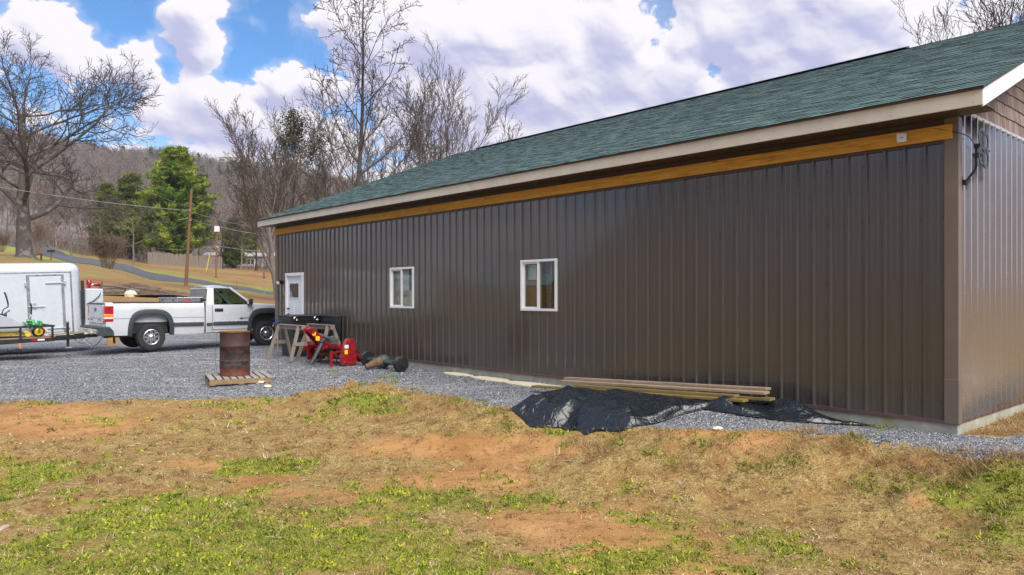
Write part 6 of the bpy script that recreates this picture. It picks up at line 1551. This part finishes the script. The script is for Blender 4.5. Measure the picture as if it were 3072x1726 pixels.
rv = ng.nodes.new('FunctionNodeRandomValue'); rv.data_type = 'FLOAT_VECTOR'; rv.inputs[0].default_value = (-.06, -.06, 0); rv.inputs[1].default_value = (.06, .06, 6.28)
rsn = ng.nodes.new('FunctionNodeRandomValue'); rsn.data_type = 'FLOAT'; rsn.inputs[2].default_value = .75; rsn.inputs[3].default_value = 1.2
ng.links.new(gi.outputs[0], ip.inputs['Points']); ng.links.new(ci_.outputs[0], ip.inputs['Instance']); ip.inputs['Pick Instance'].default_value = True
ng.links.new(rv.outputs[0], ip.inputs['Rotation']); ng.links.new(rsn.outputs[1], ip.inputs['Scale']); ng.links.new(ip.outputs[0], go.inputs[0])
wood_o.modifiers.new('scatter', 'NODES').node_group = ng
# a few evergreens along the ridge, read as one mass
ev = np.random.default_rng(5); Vv = []; nE = 60
cu = ev.uniform(250, 760, nE); cd = ev.uniform(400, 560, nE); cxx = (cu-CX)/F*cd; czz = terrain(cxx, cd)
for k in range(nE):
    h = ev.uniform(8, 14); m = 90; zz = ev.random(m)**.8; ra = (1-zz)*h*.22 + .3; aa = ev.uniform(0, 6.28, m); c = np.stack([cxx[k]+ra*np.cos(aa)*ev.random(m)**.5, cd[k]+ra*np.sin(aa), czz[k]+h*(.15+.85*zz)], -1)
    a = ev.normal(0, 1, (m, 3)); b = ev.normal(0, 1, (m, 3)); Vv.append(np.stack([c-a*.4, c+a*.4, c+b*.9], 1).reshape(-1, 3))
Vv = np.concatenate(Vv); tag(obj('ridge_evergreens', np_mesh('ridge_evergreens', Vv, np.arange(len(Vv)).reshape(-1, 3), M['dark_leaf'], np.repeat(ev.uniform(0, .5, len(Vv)//3), 3))), 'scattered dark evergreens among the ridge-top woods', 'trees', None, 'stuff')
# undergrowth between field and hill: grey-brown brush line
ub = np.random.default_rng(23); nU = 6000; u_ = ub.uniform(-120, 1250, nU); d_ = ub.uniform(118, 165, nU); x_ = (u_-CX)/F*d_; z_ = terrain(x_, d_); L = ub.uniform(1.0, 4.5, nU)*np.where(u_ < 180, .8, 1)
dr_ = ub.normal(0, .35, (nU, 3)); dr_[:, 2] = 1; dr_ /= np.linalg.norm(dr_, axis=1)[:, None]; sd_ = np.cross(dr_, ub.normal(0, 1, (nU, 3))); sd_ /= np.linalg.norm(sd_, axis=1)[:, None]
b0 = np.stack([x_, d_, z_-.1], -1); Vv = []; Tt = []
for k in range(4):
    dk = dr_ + ub.normal(0, .3, (nU, 3))*(k > 0); st = b0 + dr_*L[:, None]*(.12*k); Vv.append(np.stack([st - sd_*.03, st + sd_*.03, st + dk*L[:, None]*(1-.15*k)], 1).reshape(-1, 3)); Tt.append(np.repeat(ub.random(nU), 3))
Vv = np.concatenate(Vv); tag(obj('field_edge_scrub', np_mesh('field_edge_scrub', Vv, np.arange(len(Vv)).reshape(-1, 3), M['forest_twig'], np.concatenate(Tt))), 'brown leafless scrub between the field and the hill', 'scrub', None, 'stuff')

# ------------------------------------------------------------------ grass blades, thatch, stones
def in_building(X, Y): s, d = sd(X, Y); return (s > -.03) & (s < LB+.03) & (d < .02)
rg = np.random.default_rng(31)
def scatter(n, ymin, ymax, p=1.6):
    t = rg.random(n); y = (ymin**(1-p) + t*(ymax**(1-p)-ymin**(1-p)))**(1/(1-p)); u = rg.uniform(-250, 3320, n); return (u-CX)/F*y, y
def blades(name, X, Y, Z, L, W, tilt, mat, tone, label, cat):
    n = len(X); a = rg.uniform(0, 6.28, n); b = rg.uniform(0, 6.28, n); tl = tilt
    d = np.stack([np.cos(a)*np.sin(tl), np.sin(a)*np.sin(tl), np.cos(tl)], -1); s = np.stack([np.cos(b), np.sin(b), np.zeros(n)], -1)
    c = np.stack([X, Y, Z-.004], -1); w = W[:, None]; l = L[:, None]
    V = np.stack([c-s*w, c+s*w, c+d*l], 1).reshape(-1, 3)
    tag(obj(name, np_mesh(name, V, np.arange(3*n).reshape(n, 3), mat, np.repeat(np.clip(tone, 0, 1), 3))), label, cat, None, 'stuff')
X, Y = scatter(240000, 4.0, 26); Z = terrain(X, Y); gg, bb = cover(X, Y, Z); gw_ = gravel_w(X, Y)
ok = (gw_ < .35) & ~in_building(X, Y) & (rg.random(len(X)) < np.clip(1.0 - bb*1.3, .08, 1)*sstep(.34, .60, fbm(X*5, Y*5, 3, 87))); X1, Y1, Z1 = X[ok], Y[ok], Z[ok]; n = len(X1); sc = np.clip(Y1/8, .75, 1.8)
blades('dry_grass', X1, Y1, Z1, rg.uniform(.018, .055, n)*sc, rg.uniform(.0025, .0055, n)*sc, rg.uniform(.9, 1.52, n), M['dry_blade'], rg.normal(.5, .3, n) + (fbm(X1*.8, Y1*.8, 3, 81)-.5)*.7, 'short dry tan grass and thatch over the lawn', 'grass')
X, Y = scatter(330000, 4.0, 26); Z = terrain(X, Y); gg, bb = cover(X, Y, Z); gw_ = gravel_w(X, Y); cl = fbm(X*6, Y*6, 3, 83)
ok = (gw_ < .5) & ~in_building(X, Y) & (rg.random(len(X)) < np.clip((gg-.20)*1.5, 0.0, 1)*sstep(.47, .60, cl + gg*.10)); X1, Y1, Z1 = X[ok], Y[ok], Z[ok]; n = len(X1); sc = np.clip(Y1/8, .75, 1.8)
blades('green_grass', X1, Y1, Z1, rg.uniform(.018, .05, n)*sc, rg.uniform(.005, .010, n)*sc, rg.uniform(.3, 1.25, n), M['green_blade'], rg.normal(.5, .2, n) + (fbm(X1*1.1, Y1*1.1, 3, 85)-.5)*.9, 'patches of low green grass and clover in the lawn', 'grass')
# clover and weed rosettes, fallen leaves, little dry tufts: pieces large enough to read singly
def clumps(name, n, ymax, weight, per, Lr, Wr, tl, spread, mat, tmean, label, cat, seed_tone=.22):
    X, Y = scatter(n, 4.0, ymax, 1.75); Z = terrain(X, Y); gg, bb = cover(X, Y, Z); gw_ = gravel_w(X, Y)
    ok = (gw_ < .35) & ~in_building(X, Y) & (rg.random(n) < weight(gg, bb)); X, Y = X[ok], Y[ok]; m = len(X); tone = np.repeat(rg.normal(tmean, seed_tone, m), per)
    sz = np.repeat(rg.uniform(.6, 1.4, m)*np.clip(Y/8, .8, 1.6), per); Xb = np.repeat(X, per) + rg.normal(0, spread, m*per)*sz; Yb = np.repeat(Y, per) + rg.normal(0, spread, m*per)*sz; k = m*per
    blades(name, Xb, Yb, terrain(Xb, Yb)+.004, rg.uniform(*Lr, k)*sz, rg.uniform(*Wr, k)*sz, rg.uniform(*tl, k), mat, tone + rg.normal(0, .12, k), label, cat)
clumps('clover_rosettes', 16000, 15, lambda g, b: np.clip((g-.30)*1.3, .02, .85), 10, (.02, .05), (.007, .014), (.5, 1.35), .028, M['green_blade'], .55, 'leafy clover and weed rosettes across the lawn', 'weeds', .30)
clumps('dry_tufts', 9000, 15, lambda g, b: np.clip(.6-b*.6, .05, .6), 12, (.035, .085), (.002, .004), (.5, 1.4), .022, M['dry_blade'], .55, 'small dry straw tufts across the lawn', 'grass', .28)
clumps('leaf_litter', 22000, 15, lambda g, b: np.clip(.55-b*.25, .2, .55), 2, (.015, .045), (.006, .014), (1.2, 1.56), .03, M['dry_blade'], .70, 'scattered dead leaf scraps over the lawn', 'leaves', .32)
# long dead tufts along the bank, by the gable and by the sheeting
cs = []
for k in range(150):
    s = rg.uniform(-4, 9.5); d = float(edge(s)) + rg.uniform(-.05, 1.1); q = bw(s, d); cs.append((q.x, q.y, .8))
for k in range(36): q = bw(rg.uniform(-.5, -.12), -rg.uniform(.3, 3.5)); cs.append((q.x, q.y, 1.0))
for k in range(26): q = bw(rg.uniform(-3, 1.2), 1.2+rg.uniform(0, .5)); cs.append((q.x, q.y, 1.3))
Xc = []; Yc = []; Lc = []
for (x, y, k) in cs:
    m = int(150*k); Xc.append(x + rg.normal(0, .10, m)); Yc.append(y + rg.normal(0, .08, m)); Lc.append(rg.uniform(.05, .15, m)*k)
X1, Y1, L1 = map(np.concatenate, (Xc, Yc, Lc)); ok = ~in_building(X1, Y1); X1, Y1, L1 = X1[ok], Y1[ok], L1[ok]; n = len(X1)
blades('dead_tufts', X1, Y1, terrain(X1, Y1), L1, rg.uniform(.0015, .003, n), rg.uniform(.5, 1.45, n), M['dry_blade'], rg.normal(.62, .2, n), 'longer dead grass tufts along the bank edge', 'grass')
# green weeds scattered in gravel and bank
cs = [on_ground(u, v) for (u, v) in ((1000,1115),(1180,1130),(1150,1135),(1085,1150),(2560,1310),(2640,1285),(1660,1300),(1530,1275),(2110,1335),(2200,1310),(1445,1205),(1480,1235),(700,1062),(690,1008),(1180,1150),(1370,1200),(1700,1330),(1850,1330),(2010,1350),(1940,1360),(2230,1400),(2300,1400),(2380,1390),(2900,1420),(2840,1460),(2980,1450),(3040,1430),(2700,1460),(2600,1470))]
Xc = np.concatenate([q.x + rg.normal(0, .07, 130) for q in cs]); Yc = np.concatenate([q.y + rg.normal(0, .07, 130) for q in cs]); n = len(Xc)
blades('gravel_weeds', Xc, Yc, terrain(Xc, Yc), rg.uniform(.02, .07, n), rg.uniform(.004, .010, n), rg.uniform(.3, 1.3, n), M['green_blade'], rg.normal(.45, .2, n), 'small green weeds in the gravel and along the bank', 'weeds')
def stones(name, X, Y, Z, S, mat, tone, label, cat):
    n = len(X); base = np.array([[1,0,0],[-1,0,0],[0,1,0],[0,-1,0],[0,0,1],[0,0,-1]], float); fc = np.array([[0,2,4],[2,1,4],[1,3,4],[3,0,4],[2,0,5],[1,2,5],[3,1,5],[0,3,5]])
    j = base[None]*rg.uniform(.55, 1.2, (n, 6, 1)) + rg.normal(0, .18, (n, 6, 3)); j *= S[:, None, None]*np.stack([np.ones(n), rg.uniform(.6, 1, n), rg.uniform(.4, .8, n)], -1)[:, None]
    a = rg.uniform(0, 6.28, n); c, s = np.cos(a)[:, None], np.sin(a)[:, None]; x = j[..., 0]*c - j[..., 1]*s; y = j[..., 0]*s + j[..., 1]*c
    V = np.stack([x + X[:, None], y + Y[:, None], j[..., 2] + Z[:, None] + S[:, None]*.15], -1).reshape(-1, 3); T = (fc[None] + 6*np.arange(n)[:, None, None]).reshape(-1, 3)
    tag(obj(name, np_mesh(name, V, T, mat, np.repeat(np.clip(tone, 0, 1), 6))), label, cat, None, 'stuff')
X, Y = scatter(130000, 6.0, 24, 2.0); gw_ = gravel_w(X, Y); ok = (rg.random(len(X)) < gw_) & ~in_building(X, Y); X, Y = X[ok][:52000], Y[ok][:52000]; n = len(X)
stones('gravel_stones', X, Y, terrain(X, Y), rg.uniform(.008, .020, n)*np.clip(Y/10, .8, 1.5), M['stone_bit'], rg.beta(1.6, 1.9, n), 'loose grey crushed stone of the gravel yard', 'gravel')
X, Y = scatter(26000, 4.2, 16, 1.8); Z = terrain(X, Y); gg, bb = cover(X, Y, Z); gw_ = gravel_w(X, Y); ok = (gw_ < .4) & (rg.random(len(X)) < .12 + bb*.5); X, Y, Z = X[ok], Y[ok], Z[ok]; n = len(X)
stones('soil_clods', X, Y, Z, rg.uniform(.004, .013, n), M['clod'], rg.beta(1.5, 2.2, n), 'small clods and pebbles on the bare soil', 'soil')

# ------------------------------------------------------------------ air
hz_m = bpy.data.materials.new('haze'); hz_m.use_nodes = True; hn = hz_m.node_tree; hn.nodes.clear()
pv = hn.nodes.new('ShaderNodeVolumePrincipled'); pv.inputs['Color'].default_value = (.80, .82, .92, 1); pv.inputs['Density'].default_value = .00022
ho = hn.nodes.new('ShaderNodeOutputMaterial'); hn.links.new(pv.outputs[0], ho.inputs['Volume'])
tag(MB().box(-1000, 1000, -1000, 1000, -3, 160).build('haze', hz_m), 'pale winter haze in the valley air', 'haze', None, 'stuff')
